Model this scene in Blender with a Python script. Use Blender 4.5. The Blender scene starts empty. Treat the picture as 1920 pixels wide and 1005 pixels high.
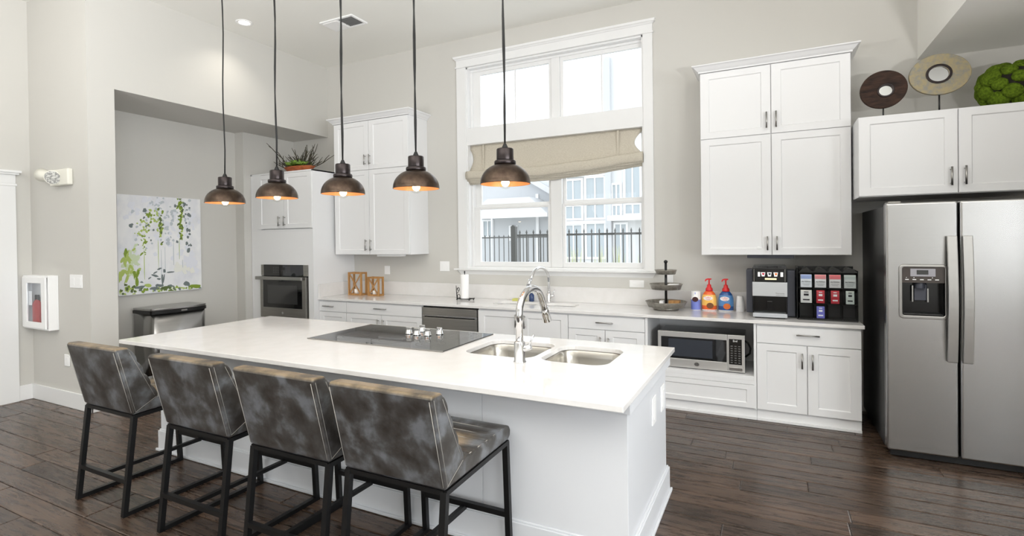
import bpy, bmesh, math, random
from mathutils import Vector, Matrix
random.seed(7)
scene = bpy.context.scene
COL = scene.collection
PI = math.pi

# ------------------------------------------------------------------ camera
def cam_setup():
    yaw, pit, rol = math.radians(26.483168), math.radians(-0.468086), math.radians(0.717776)
    f = Vector((-math.sin(yaw) * math.cos(pit), math.cos(yaw) * math.cos(pit), math.sin(pit)))
    r0 = Vector((math.cos(yaw), math.sin(yaw), 0))
    d0 = f.cross(r0)
    r = math.cos(rol) * r0 + math.sin(rol) * d0
    d = -math.sin(rol) * r0 + math.cos(rol) * d0
    cd = bpy.data.cameras.new('camera')
    cd.sensor_width = 36.0
    cd.lens = 971.347 / 1920 * 36.0
    cd.shift_y = -(502.5 - 459.217) / 1920
    cd.clip_end = 200
    co = bpy.data.objects.new('camera', cd)
    COL.objects.link(co)
    m = Matrix((r, -d, -f)).transposed().to_4x4()
    m.translation = (0, 0, 1.66)
    co.matrix_world = m
    scene.camera = co
cam_setup()

# ------------------------------------------------------------------ world, exposure, large lights
SKY = 2.5
w = bpy.data.worlds.new('sky')
scene.world = w
w.use_nodes = True
bgn = w.node_tree.nodes['Background']
bgn.inputs['Color'].default_value = (0.93, 0.97, 1.0, 1)
bgn.inputs['Strength'].default_value = SKY
scene.view_settings.view_transform = 'Standard'
scene.view_settings.look = 'None'
scene.view_settings.exposure = -0.06
scene.view_settings.gamma = 1.0
scene.view_settings.use_curve_mapping = False
try:
    scene.cycles.use_denoising = True
    scene.cycles.max_bounces = 10
    scene.cycles.diffuse_bounces = 6
    scene.cycles.sample_clamp_indirect = 6
except Exception:
    pass

def area_light(name, loc, rot, sx, sy, power, color):
    l = bpy.data.lights.new(name, 'AREA')
    l.shape = 'RECTANGLE'; l.size = sx; l.size_y = sy
    l.energy = power; l.color = color
    o = bpy.data.objects.new(name, l)
    COL.objects.link(o)
    o.location = loc; o.rotation_euler = rot
    return o
# added fill light at an unseen rear window (behind the camera)
REAR_Y = -6.4
ADDED_REAR_WIN = [(-6.4, -4.2)]
for a, b in ADDED_REAR_WIN:
    area_light('rear_window_fill', ((a + b) / 2, REAR_Y + 0.06, 2.0), (PI / 2, 0, 0), (b - a) - 0.1, 2.7, 3 * (b - a), (0.92, 0.965, 1.0))
# added fill lights at unseen right wall windows (beside and behind the camera)
XE = 5.6          # the open-plan room is wider than the kitchen
ADDED_SIDE_WIN = [(-5.6, -2.4), (-1.4, 1.8)]
for a, b in ADDED_SIDE_WIN:
    area_light('side_window_fill', (XE - 0.06, (a + b) / 2, 1.95), (0, PI / 2, 0), 2.5, (b - a) - 0.1, 80 * (b - a), (0.92, 0.965, 1.0))

# ------------------------------------------------------------------ helpers
def srgb(r, g, b):
    def c(x):
        x /= 255.0
        return x / 12.92 if x <= 0.04045 else ((x + 0.055) / 1.055) ** 2.4
    return (c(r), c(g), c(b), 1.0)

def mat(name, col, rough=0.5, metal=0.0, spec=0.5, emit=None, estr=0, noise=None, bump=None, alpha=None, coat=0, aniso=0):
    m = bpy.data.materials.new(name)
    m.use_nodes = True
    nt = m.node_tree
    b = nt.nodes['Principled BSDF']
    b.inputs['Base Color'].default_value = col
    b.inputs['Roughness'].default_value = rough
    b.inputs['Metallic'].default_value = metal
    b.inputs['Specular IOR Level'].default_value = spec
    b.inputs['Coat Weight'].default_value = coat
    if aniso:
        b.inputs['Anisotropic'].default_value = aniso
    if emit:
        b.inputs['Emission Color'].default_value = emit
        b.inputs['Emission Strength'].default_value = estr
    if noise:   # (scale vector, colour 2, lo, hi)
        sc, col2, lo, hi = noise
        tc = nt.nodes.new('ShaderNodeTexCoord')
        mp = nt.nodes.new('ShaderNodeMapping')
        mp.inputs['Scale'].default_value = sc
        nz = nt.nodes.new('ShaderNodeTexNoise')
        nz.inputs['Scale'].default_value = 1.0
        nz.inputs['Detail'].default_value = 5
        nz.inputs['Roughness'].default_value = 0.6
        cr = nt.nodes.new('ShaderNodeValToRGB')
        cr.color_ramp.elements[0].position = lo
        cr.color_ramp.elements[0].color = col
        cr.color_ramp.elements[1].position = hi
        cr.color_ramp.elements[1].color = col2
        nt.links.new(tc.outputs['Object'], mp.inputs['Vector'])
        nt.links.new(mp.outputs['Vector'], nz.inputs['Vector'])
        nt.links.new(nz.outputs['Fac'], cr.inputs['Fac'])
        nt.links.new(cr.outputs['Color'], b.inputs['Base Color'])
    if bump:    # (scale vector, strength, distance)
        sc, st, dist = bump
        tc = nt.nodes.new('ShaderNodeTexCoord')
        mp = nt.nodes.new('ShaderNodeMapping')
        mp.inputs['Scale'].default_value = sc
        nz = nt.nodes.new('ShaderNodeTexNoise')
        nz.inputs['Scale'].default_value = 1.0
        nz.inputs['Detail'].default_value = 4
        bp = nt.nodes.new('ShaderNodeBump')
        bp.inputs['Strength'].default_value = st
        bp.inputs['Distance'].default_value = dist
        nt.links.new(tc.outputs['Object'], mp.inputs['Vector'])
        nt.links.new(mp.outputs['Vector'], nz.inputs['Vector'])
        nt.links.new(nz.outputs['Fac'], bp.inputs['Height'])
        nt.links.new(bp.outputs['Normal'], b.inputs['Normal'])
    if alpha is not None:
        b.inputs['Alpha'].default_value = alpha
    return m

def glass_mat(name, tint=(1, 1, 1, 1), ior=1.45, rough=0.0):
    m = bpy.data.materials.new(name)
    m.use_nodes = True
    nt = m.node_tree
    nt.nodes.clear()
    out = nt.nodes.new('ShaderNodeOutputMaterial')
    mx = nt.nodes.new('ShaderNodeMixShader')
    fr = nt.nodes.new('ShaderNodeFresnel'); fr.inputs['IOR'].default_value = ior
    tr = nt.nodes.new('ShaderNodeBsdfTransparent'); tr.inputs['Color'].default_value = tint
    gl = nt.nodes.new('ShaderNodeBsdfGlossy'); gl.inputs['Roughness'].default_value = rough
    geo = nt.nodes.new('ShaderNodeNewGeometry')
    inv = nt.nodes.new('ShaderNodeMath'); inv.operation = 'SUBTRACT'; inv.inputs[0].default_value = 1.0
    mul = nt.nodes.new('ShaderNodeMath'); mul.operation = 'MULTIPLY'
    nt.links.new(geo.outputs['Backfacing'], inv.inputs[1])
    nt.links.new(fr.outputs[0], mul.inputs[0]); nt.links.new(inv.outputs[0], mul.inputs[1])
    nt.links.new(mul.outputs[0], mx.inputs[0])
    nt.links.new(tr.outputs[0], mx.inputs[1])
    nt.links.new(gl.outputs[0], mx.inputs[2])
    nt.links.new(mx.outputs[0], out.inputs['Surface'])
    return m

class MB:
    def __init__(s):
        s.v = []; s.f = []; s.s = []
    def add(s, vs, fs, smooth=False):
        o = len(s.v)
        s.v += [tuple(p) for p in vs]
        for f in fs:
            s.f.append([i + o for i in f]); s.s.append(smooth)
        return s
    def box(s, x0, x1, y0, y1, z0, z1):
        vs = [(x0, y0, z0), (x1, y0, z0), (x1, y1, z0), (x0, y1, z0), (x0, y0, z1), (x1, y0, z1), (x1, y1, z1), (x0, y1, z1)]
        return s.add(vs, [(0, 3, 2, 1), (4, 5, 6, 7), (0, 1, 5, 4), (1, 2, 6, 5), (2, 3, 7, 6), (3, 0, 4, 7)])
    def prism(s, poly, axis, a, b, smooth=False):
        n = len(poly)
        def P(q, t):
            if axis == 'x': return (t, q[0], q[1])
            if axis == 'y': return (q[0], t, q[1])
            return (q[0], q[1], t)
        vs = [P(q, a) for q in poly] + [P(q, b) for q in poly]
        s.add(vs, [[i, (i + 1) % n, n + (i + 1) % n, n + i] for i in range(n)], smooth)
        o = len(s.v) - 2 * n
        s.f.append([o + i for i in range(n)][::-1]); s.s.append(False)
        s.f.append([o + n + i for i in range(n)]); s.s.append(False)
        return s
    def lathe(s, prof, c=(0, 0, 0), n=32, sx=1, sy=1, smooth=True, closed=False):
        vs = []
        for r, z in prof:
            for k in range(n):
                a = 2 * PI * k / n
                vs.append((c[0] + r * sx * math.cos(a), c[1] + r * sy * math.sin(a), c[2] + z))
        fs = []
        m = len(prof)
        for j in range(m - 1):
            for k in range(n):
                fs.append((j * n + k, j * n + (k + 1) % n, (j + 1) * n + (k + 1) % n, (j + 1) * n + k))
        s.add(vs, fs, smooth)
        o = len(s.v) - len(vs)
        if not closed:
            if prof[0][0] > 1e-5:
                s.f.append([o + k for k in range(n)][::-1]); s.s.append(False)
            if prof[-1][0] > 1e-5:
                s.f.append([o + (m - 1) * n + k for k in range(n)]); s.s.append(False)
        return s
    def tube(s, pts, r, n=10, cap=True, smooth=True, flat=1.0):
        pts = [Vector(p) for p in pts]
        m = len(pts)
        rs = r if isinstance(r, (list, tuple)) else [r] * m
        t0 = (pts[1] - pts[0]).normalized()
        ref = Vector((0, 0, 1)) if abs(t0.z) < 0.9 else Vector((1, 0, 0))
        u = t0.cross(ref).normalized()
        vs = []
        for i in range(m):
            if i == 0: t = pts[1] - pts[0]
            elif i == m - 1: t = pts[-1] - pts[-2]
            else: t = (pts[i + 1] - pts[i]).normalized() + (pts[i] - pts[i - 1]).normalized()
            t.normalize()
            u = (u - t * u.dot(t)).normalized()
            q = t.cross(u)
            for k in range(n):
                a = 2 * PI * k / n
                vs.append(pts[i] + (u * math.cos(a) + q * math.sin(a) * flat) * rs[i])
        fs = [(i * n + k, i * n + (k + 1) % n, (i + 1) * n + (k + 1) % n, (i + 1) * n + k) for i in range(m - 1) for k in range(n)]
        s.add(vs, fs, smooth)
        if cap:
            o = len(s.v) - len(vs)
            s.f.append([o + k for k in range(n)][::-1]); s.s.append(False)
            s.f.append([o + (m - 1) * n + k for k in range(n)]); s.s.append(False)
        return s
    def bar(s, a, b, wx, wy, up=(0, 0, 1)):
        a = Vector(a); b = Vector(b)
        t = (b - a).normalized()
        u = t.cross(Vector(up))
        if u.length < 1e-4: u = t.cross(Vector((1, 0, 0)))
        u.normalize()
        q = u.cross(t)
        vs = []
        for p in (a, b):
            for i, j in ((-1, -1), (1, -1), (1, 1), (-1, 1)):
                vs.append(p + u * i * wx / 2 + q * j * wy / 2)
        return s.add(vs, [(0, 3, 2, 1), (4, 5, 6, 7), (0, 1, 5, 4), (1, 2, 6, 5), (2, 3, 7, 6), (3, 0, 4, 7)])
    def plate(s, outer, holes, axis, a, b):
        """flat plate with holes; loops are 2D; extruded along axis a..b"""
        bm = bmesh.new()
        loops = []
        for lp in [outer] + holes:
            vs = [bm.verts.new((p[0], p[1], 0)) for p in lp]
            for i in range(len(vs)):
                bm.edges.new((vs[i], vs[(i + 1) % len(vs)]))
            loops.append(vs)
        bmesh.ops.triangle_fill(bm, edges=bm.edges[:], use_beauty=True, use_dissolve=False)
        bm.verts.index_update()
        def P(q, t):
            if axis == 'x': return (t, q[0], q[1])
            if axis == 'y': return (q[0], t, q[1])
            return (q[0], q[1], t)
        n = len(bm.verts)
        vs = [P(v.co, a) for v in bm.verts] + [P(v.co, b) for v in bm.verts]
        fs = []
        for f in bm.faces:
            ix = [v.index for v in f.verts]
            fs.append(ix[::-1]); fs.append([i + n for i in ix])
        for lp in loops:
            ix = [v.index for v in lp]
            for i in range(len(ix)):
                j = (i + 1) % len(ix)
                fs.append([ix[i], ix[j], ix[j] + n, ix[i] + n])
        bm.free()
        return s.add(vs, fs)
    def ellipsoid(s, c, rx, ry, rz, nu=12, nv=8, jit=0.0, rnd=None):
        vs = [(c[0], c[1], c[2] - rz)]
        for j in range(1, nv):
            b = -PI / 2 + PI * j / nv
            for k in range(nu):
                a = 2 * PI * k / nu
                g = 1 + (rnd.uniform(-jit, jit) if rnd else 0)
                vs.append((c[0] + rx * g * math.cos(b) * math.cos(a), c[1] + ry * g * math.cos(b) * math.sin(a), c[2] + rz * g * math.sin(b)))
        vs.append((c[0], c[1], c[2] + rz))
        fs = []
        for k in range(nu):
            fs.append((0, 1 + (k + 1) % nu, 1 + k))
            fs.append((len(vs) - 1, 1 + (nv - 2) * nu + k, 1 + (nv - 2) * nu + (k + 1) % nu))
        for j in range(nv - 2):
            for k in range(nu):
                fs.append((1 + j * nu + k, 1 + j * nu + (k + 1) % nu, 1 + (j + 1) * nu + (k + 1) % nu, 1 + (j + 1) * nu + k))
        return s.add(vs, fs, True)
    def mesh(s, name, off=(0, 0, 0)):
        me = bpy.data.meshes.new(name)
        me.from_pydata([(p[0] - off[0], p[1] - off[1], p[2] - off[2]) for p in s.v], [], s.f)
        for p, sm in zip(me.polygons, s.s):
            p.use_smooth = sm
        bm = bmesh.new(); bm.from_mesh(me)
        bmesh.ops.recalc_face_normals(bm, faces=bm.faces[:])
        bm.to_mesh(me); bm.free()
        return me

def world_loc(o):
    p = Vector((0, 0, 0))
    while o is not None:
        p += o.location; o = o.parent
    return p

def tag(o, label=None, cat=None, group=None, kind=None):
    if label: o['label'] = label
    if cat: o['category'] = cat
    if group: o['group'] = group
    if kind: o['kind'] = kind
    return o

def bev(o, width, seg=2, ang=35):
    m = o.modifiers.new('bevel', 'BEVEL')
    m.width = width; m.segments = seg; m.limit_method = 'ANGLE'; m.angle_limit = math.radians(ang)
    return o

def part(name, mb, material, parent, bevel=0, seg=2, label=None, kind=None, loc=None):
    """mesh given in WORLD coordinates, child of parent"""
    pl = world_loc(parent)
    o = bpy.data.objects.new(name, None if mb is None else mb.mesh(name, pl if loc is None else loc))
    COL.objects.link(o)
    o.parent = parent
    if loc is not None: o.location = Vector(loc) - pl
    o.data.materials.append(material)
    if bevel: bev(o, bevel, seg)
    if label: o['label'] = label
    if kind: o['kind'] = kind
    return o

def thing(name, label, cat, loc, group=None):
    o = bpy.data.objects.new(name, None)
    o.empty_display_size = 0.1
    COL.objects.link(o)
    o.location = loc
    return tag(o, label, cat, group)

def solo(name, mb, material, loc, label, cat, group=None, bevel=0, seg=2, kind=None):
    o = bpy.data.objects.new(name, mb.mesh(name, loc))
    COL.objects.link(o)
    o.location = loc
    o.data.materials.append(material)
    if bevel: bev(o, bevel, seg)
    return tag(o, label, cat, group, kind)

def struct(name, mb, material, label=None, bevel=0, cat=None):
    o = bpy.data.objects.new(name, mb.mesh(name))
    COL.objects.link(o)
    o.data.materials.append(material)
    if bevel: bev(o, bevel)
    o['kind'] = 'structure'
    if label: o['label'] = label
    if cat: o['category'] = cat
    return o

def copy_tree(o, parent=None):
    c = o.copy(); COL.objects.link(c); c.parent = parent
    for ch in list(o.children):
        copy_tree(ch, c)
    return c

def rrect(x0, x1, y0, y1, r, n=6):
    out = []
    for cx, cy, a0 in ((x1 - r, y1 - r, 0), (x0 + r, y1 - r, PI / 2), (x0 + r, y0 + r, PI), (x1 - r, y0 + r, 1.5 * PI)):
        for k in range(n + 1):
            a = a0 + PI / 2 * k / n
            out.append((cx + r * math.cos(a), cy + r * math.sin(a)))
    return out

def text_mb(txt, size, origin, ext=0.0008, axis='y', bold=False):
    """flat lettering facing -Y (axis 'y'), baseline-left at origin, as mesh data"""
    cu = bpy.data.curves.new('lettering', 'FONT')
    cu.body = txt; cu.size = size; cu.extrude = ext
    o = bpy.data.objects.new('lettering', cu)
    COL.objects.link(o)
    dg = bpy.context.evaluated_depsgraph_get()
    me = bpy.data.meshes.new_from_object(o.evaluated_get(dg))
    mb = MB()
    mb.add([(origin[0] + v.co.x, origin[1] - v.co.z, origin[2] + v.co.y) for v in me.vertices], [list(p.vertices) for p in me.polygons])
    bpy.data.objects.remove(o); bpy.data.curves.remove(cu); bpy.data.meshes.remove(me)
    return mb

# ------------------------------------------------------------------ materials
M = {}
M['wall'] = mat('wall_greige', srgb(203, 201, 196), 0.85, bump=((60, 60, 60), 0.04, 0.002))
M['ceil'] = mat('ceiling_white', srgb(236, 235, 230), 0.9)
M['trim'] = mat('trim_white', srgb(231, 231, 231), 0.45)
M['cab'] = mat('cabinet_white', srgb(229, 229, 230), 0.38)
M['island'] = mat('island_white', srgb(214, 216, 220), 0.4)
M['quartz'] = mat('white_quartz', srgb(228, 226, 225), 0.09, noise=((9, 9, 9), srgb(223, 221, 219), 0.35, 0.7))
M['steel'] = mat('brushed_steel', srgb(182, 181, 180), 0.25, 1.0, noise=((1.2, 1.2, 220), srgb(175, 174, 173), 0.3, 0.75))
M['steel_dark'] = mat('dark_steel', srgb(158, 155, 150), 0.28, 0.75, noise=((2, 2, 140), srgb(140, 137, 132), 0.3, 0.75))
M['sinksteel'] = mat('sink_steel', srgb(184, 180, 172), 0.26, 1.0)
M['nickel'] = mat('brushed_nickel', srgb(165, 163, 160), 0.3, 1.0)
M['chrome'] = mat('chrome', srgb(225, 225, 226), 0.06, 1.0)
M['blackglass'] = mat('black_glass', srgb(13, 13, 14), 0.04, 0.0, 0.8)
M['cooktop'] = mat('cooktop_glass', srgb(24, 25, 25), 0.03, 0.0, 1.0)
M['black'] = mat('black_plastic', srgb(18, 18, 19), 0.35)
M['blackgloss'] = mat('gloss_black_plastic', srgb(12, 12, 13), 0.12)
M['blackmetal'] = mat('black_metal', srgb(17, 17, 18), 0.4, 0.3, bump=((80, 80, 80), 0.1, 0.001))
M['fridgeside'] = mat('fridge_side_black', srgb(12, 12, 12), 0.45, bump=((300, 300, 300), 0.15, 0.001))
M['greyplastic'] = mat('grey_plastic', srgb(70, 72, 82), 0.4)
M['bronze'] = mat('aged_bronze', srgb(92, 78, 66), 0.3, 0.9, noise=((14, 14, 14), srgb(60, 48, 42), 0.3, 0.7))
M['darkbronze'] = mat('dark_bronze', srgb(58, 52, 52), 0.3, 0.85)
M['copper_in'] = mat('copper_inside', srgb(235, 170, 115), 0.45, 0.25)
M['bulb'] = glass_mat('bulb_glass', (0.98, 0.97, 0.95, 1), 1.4, 0.05)
M['filament'] = mat('lit_filament', (1, 0.93, 0.8, 1), 0.2, emit=(1.0, 0.80, 0.55, 1), estr=30.0)
M['lamp_white'] = mat('lit_downlight', (1, 1, 1, 1), 0.4, emit=(1.0, 0.93, 0.82, 1), estr=8.0)
M['cord'] = mat('black_cord', srgb(14, 14, 14), 0.6)
M['plate'] = mat('plate_white', srgb(243, 243, 243), 0.35)
M['slot'] = mat('slot_grey', srgb(110, 110, 110), 0.6)
M['glass'] = glass_mat('window_glass', (0.97, 0.985, 1.0, 1))
M['clear'] = glass_mat('clear_plastic', (0.93, 0.94, 0.95, 1), 1.3, 0.05)
M['smoke'] = glass_mat('smoked_plastic', (0.42, 0.43, 0.45, 1), 1.45, 0.08)
M['linen'] = mat('linen', srgb(205, 198, 184), 0.95, noise=((60, 60, 200), srgb(188, 180, 165), 0.35, 0.65), bump=((250, 250, 250), 0.2, 0.001))
M['wood'] = mat('honey_wood', srgb(186, 140, 84), 0.55, noise=((40, 40, 6), srgb(150, 104, 58), 0.35, 0.7))
M['candle'] = mat('candle_wax', srgb(243, 238, 232), 0.6)
M['paper'] = mat('paper_white', srgb(244, 243, 243), 0.9, bump=((120, 120, 120), 0.15, 0.001))
M['galv'] = mat('galvanised_tin', srgb(172, 168, 160), 0.4, 0.6, noise=((30, 30, 30), srgb(136, 131, 122), 0.35, 0.7))
M['steel_light'] = mat('light_steel', srgb(208, 206, 203), 0.3, 0.6)
M['terracotta'] = mat('terracotta_bowl', srgb(176, 96, 55), 0.7, noise=((12, 12, 30), srgb(120, 60, 32), 0.4, 0.75))
M['succ'] = mat('succulent_green', srgb(128, 160, 60), 0.5, noise=((20, 20, 20), srgb(60, 92, 30), 0.35, 0.7))
M['twig'] = mat('grey_twig', srgb(72, 68, 56), 0.9)
M['moss'] = mat('moss_green', srgb(104, 128, 34), 0.95, 0, 0.1, noise=((60, 60, 60), srgb(58, 76, 18), 0.35, 0.7), bump=((160, 160, 160), 0.8, 0.006))
M['mossdark'] = mat('moss_core', srgb(28, 24, 16), 0.95)
M['disc1'] = mat('dark_wood_disc', srgb(72, 50, 38), 0.6, 0, 0.2, noise=((8, 8, 30), srgb(34, 24, 20), 0.3, 0.65), bump=((40, 40, 90), 0.4, 0.004))
M['disc2'] = mat('weathered_gold_disc', srgb(160, 146, 112), 0.5, 0.1, noise=((22, 22, 22), srgb(134, 132, 122), 0.42, 0.62), bump=((50, 50, 50), 0.4, 0.004))
M['mirror'] = mat('mirror', srgb(235, 237, 238), 0.02, 1.0)
M['canvas'] = mat('canvas_white', srgb(238, 238, 239), 0.8, noise=((3, 4, 3), srgb(216, 218, 226), 0.42, 0.75))
M['red'] = mat('red_plastic', srgb(214, 40, 44), 0.35)
M['redpaint'] = mat('extinguisher_red', srgb(170, 36, 34), 0.35)
M['offwhite'] = mat('emergency_light_white', srgb(232, 230, 220), 0.45)
M['asphalt'] = mat('paving_pale', srgb(206, 204, 198), 0.9)
M['siding'] = mat('siding_pale', srgb(206, 207, 207), 0.8)
M['siding2'] = mat('siding_grey', srgb(190, 192, 194), 0.8)
M['roof'] = mat('roof_grey', srgb(206, 206, 207), 0.9)
M['extglass'] = mat('far_window_glass', srgb(168, 176, 180), 0.3)
M['fence'] = mat('fence_dark', srgb(84, 84, 82), 0.5)
M['grass'] = mat('ornamental_grass', srgb(214, 216, 180), 0.9, noise=((8, 8, 3), srgb(184, 192, 140), 0.4, 0.7))

def leather():
    m = bpy.data.materials.new('distressed_leather')
    m.use_nodes = True
    nt = m.node_tree; b = nt.nodes['Principled BSDF']; L = nt.links.new
    tc = nt.nodes.new('ShaderNodeTexCoord')
    oi = nt.nodes.new('ShaderNodeObjectInfo')
    ad = nt.nodes.new('ShaderNodeVectorMath'); ad.operation = 'ADD'
    L(tc.outputs['Object'], ad.inputs[0])
    sc = nt.nodes.new('ShaderNodeVectorMath'); sc.operation = 'SCALE'; sc.inputs['Scale'].default_value = 1.0
    geo = nt.nodes.new('ShaderNodeNewGeometry')
    mr = nt.nodes.new('ShaderNodeMath'); mr.operation = 'MULTIPLY'; mr.inputs[1].default_value = 20
    L(oi.outputs['Random'], mr.inputs[0]); L(mr.outputs[0], ad.inputs[1])
    n1 = nt.nodes.new('ShaderNodeTexNoise'); n1.inputs['Scale'].default_value = 8; n1.inputs['Detail'].default_value = 6; n1.inputs['Roughness'].default_value = 0.55; n1.inputs['Distortion'].default_value = 0.15
    L(ad.outputs[0], n1.inputs['Vector'])
    cr = nt.nodes.new('ShaderNodeValToRGB')
    e = cr.color_ramp.elements
    e[0].position = 0.36; e[0].color = srgb(46, 43, 42)
    e[1].position = 0.66; e[1].color = srgb(106, 109, 114)
    e2 = cr.color_ramp.elements.new(0.5); e2.color = srgb(68, 67, 67)
    L(n1.outputs['Fac'], cr.inputs['Fac'])
    n2 = nt.nodes.new('ShaderNodeTexNoise'); n2.inputs['Scale'].default_value = 40; n2.inputs['Detail'].default_value = 6
    L(ad.outputs[0], n2.inputs['Vector'])
    c2 = nt.nodes.new('ShaderNodeValToRGB')
    c2.color_ramp.elements[0].position = 0.72; c2.color_ramp.elements[0].color = (0, 0, 0, 1)
    c2.color_ramp.elements[1].position = 0.80; c2.color_ramp.elements[1].color = (0.3, 0.3, 0.3, 1)
    L(n2.outputs['Fac'], c2.inputs['Fac'])
    mx = nt.nodes.new('ShaderNodeMix'); mx.data_type = 'RGBA'
    mx.inputs[7].default_value = srgb(150, 150, 148)
    L(c2.outputs['Color'], mx.inputs[0]); L(cr.outputs['Color'], mx.inputs[6])
    # warm reflected sheen painted tan along the back's top edge and mid seat
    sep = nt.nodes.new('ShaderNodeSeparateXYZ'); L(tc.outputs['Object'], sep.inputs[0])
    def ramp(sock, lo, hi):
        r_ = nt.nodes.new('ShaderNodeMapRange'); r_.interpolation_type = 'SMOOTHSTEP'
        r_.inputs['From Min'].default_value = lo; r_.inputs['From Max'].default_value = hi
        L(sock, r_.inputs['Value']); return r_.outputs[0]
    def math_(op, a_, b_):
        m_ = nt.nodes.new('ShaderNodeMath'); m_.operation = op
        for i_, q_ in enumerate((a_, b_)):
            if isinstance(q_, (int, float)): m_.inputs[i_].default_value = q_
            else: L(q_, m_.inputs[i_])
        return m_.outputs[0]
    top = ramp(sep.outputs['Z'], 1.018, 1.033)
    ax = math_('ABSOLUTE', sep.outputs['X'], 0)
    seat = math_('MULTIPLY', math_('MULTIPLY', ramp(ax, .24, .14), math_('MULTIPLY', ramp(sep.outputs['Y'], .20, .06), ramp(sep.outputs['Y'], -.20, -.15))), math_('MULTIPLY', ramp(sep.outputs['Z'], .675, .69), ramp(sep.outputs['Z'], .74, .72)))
    painted_sheen = math_('MULTIPLY', math_('MAXIMUM', top, seat), ramp(n1.outputs['Fac'], .30, .62))
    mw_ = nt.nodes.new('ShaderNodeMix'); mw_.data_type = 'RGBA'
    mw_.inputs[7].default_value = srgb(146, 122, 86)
    L(math_('MULTIPLY', painted_sheen, .65), mw_.inputs[0]); L(mx.outputs[2], mw_.inputs[6])
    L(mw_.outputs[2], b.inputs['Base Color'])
    b.inputs['Roughness'].default_value = 0.36
    b.inputs['Specular IOR Level'].default_value = 0.65
    b.inputs['Specular Tint'].default_value = (1.0, 0.90, 0.72, 1)
    bp = nt.nodes.new('ShaderNodeBump'); bp.inputs['Strength'].default_value = 0.15; bp.inputs['Distance'].default_value = 0.004
    L(n2.outputs['Fac'], bp.inputs['Height']); L(bp.outputs['Normal'], b.inputs['Normal'])
    return m
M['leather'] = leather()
M['stitch'] = mat('pale_stitching', srgb(158, 154, 147), 0.8)

def plank_mat():
    m = bpy.data.materials.new('hand_scraped_wood')
    m.use_nodes = True
    nt = m.node_tree; b = nt.nodes['Principled BSDF']; L = nt.links.new
    tc = nt.nodes.new('ShaderNodeTexCoord')
    oi = nt.nodes.new('ShaderNodeObjectInfo')
    mp = nt.nodes.new('ShaderNodeMapping'); mp.inputs['Scale'].default_value = (1.3, 14, 14)
    mr = nt.nodes.new('ShaderNodeMath'); mr.operation = 'MULTIPLY'; mr.inputs[1].default_value = 60
    L(oi.outputs['Random'], mr.inputs[0]); L(tc.outputs['Object'], mp.inputs['Vector']); L(mr.outputs[0], mp.inputs['Location'])
    n1 = nt.nodes.new('ShaderNodeTexNoise'); n1.inputs['Scale'].default_value = 2.4; n1.inputs['Detail'].default_value = 9; n1.inputs['Roughness'].default_value = 0.72; n1.inputs['Distortion'].default_value = 0.9
    L(mp.outputs['Vector'], n1.inputs['Vector'])
    cr = nt.nodes.new('ShaderNodeValToRGB')
    e = cr.color_ramp.elements
    e[0].position = 0.34; e[0].color = srgb(34, 24, 19)
    e[1].position = 0.68; e[1].color = srgb(104, 84, 70)
    L(n1.outputs['Fac'], cr.inputs['Fac'])
    hs = nt.nodes.new('ShaderNodeHueSaturation')
    vr = nt.nodes.new('ShaderNodeMapRange'); vr.inputs['To Min'].default_value = 0.52; vr.inputs['To Max'].default_value = 1.18
    L(oi.outputs['Random'], vr.inputs['Value']); L(vr.outputs[0], hs.inputs['Value']); L(cr.outputs['Color'], hs.inputs['Color'])
    L(hs.outputs['Color'], b.inputs['Base Color'])
    rr = nt.nodes.new('ShaderNodeMapRange'); rr.inputs['To Min'].default_value = 0.16; rr.inputs['To Max'].default_value = 0.40
    L(n1.outputs['Fac'], rr.inputs['Value']); L(rr.outputs[0], b.inputs['Roughness'])
    n3 = nt.nodes.new('ShaderNodeTexNoise'); n3.inputs['Scale'].default_value = 1.0; n3.inputs['Detail'].default_value = 3
    mp3 = nt.nodes.new('ShaderNodeMapping'); mp3.inputs['Scale'].default_value = (4, 30, 30)
    L(tc.outputs['Object'], mp3.inputs['Vector']); L(mr.outputs[0], mp3.inputs['Location']); L(mp3.outputs['Vector'], n3.inputs['Vector'])
    bp = nt.nodes.new('ShaderNodeBump'); bp.inputs['Strength'].default_value = 0.25; bp.inputs['Distance'].default_value = 0.006
    L(n3.outputs['Fac'], bp.inputs['Height']); L(bp.outputs['Normal'], b.inputs['Normal'])
    return m
M['plank'] = plank_mat()
M['subfloor'] = mat('floor_dark_brown', srgb(30, 20, 16), 0.5)

# ------------------------------------------------------------------ the room
YW, XL, ZC, ZS = 5.87, -6.05, 4.333, 3.276
XR = 2.35
WX0, WX1, WZ0, WZ1 = -3.57, -1.255, 1.304, 3.942     # kitchen window opening

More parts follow.
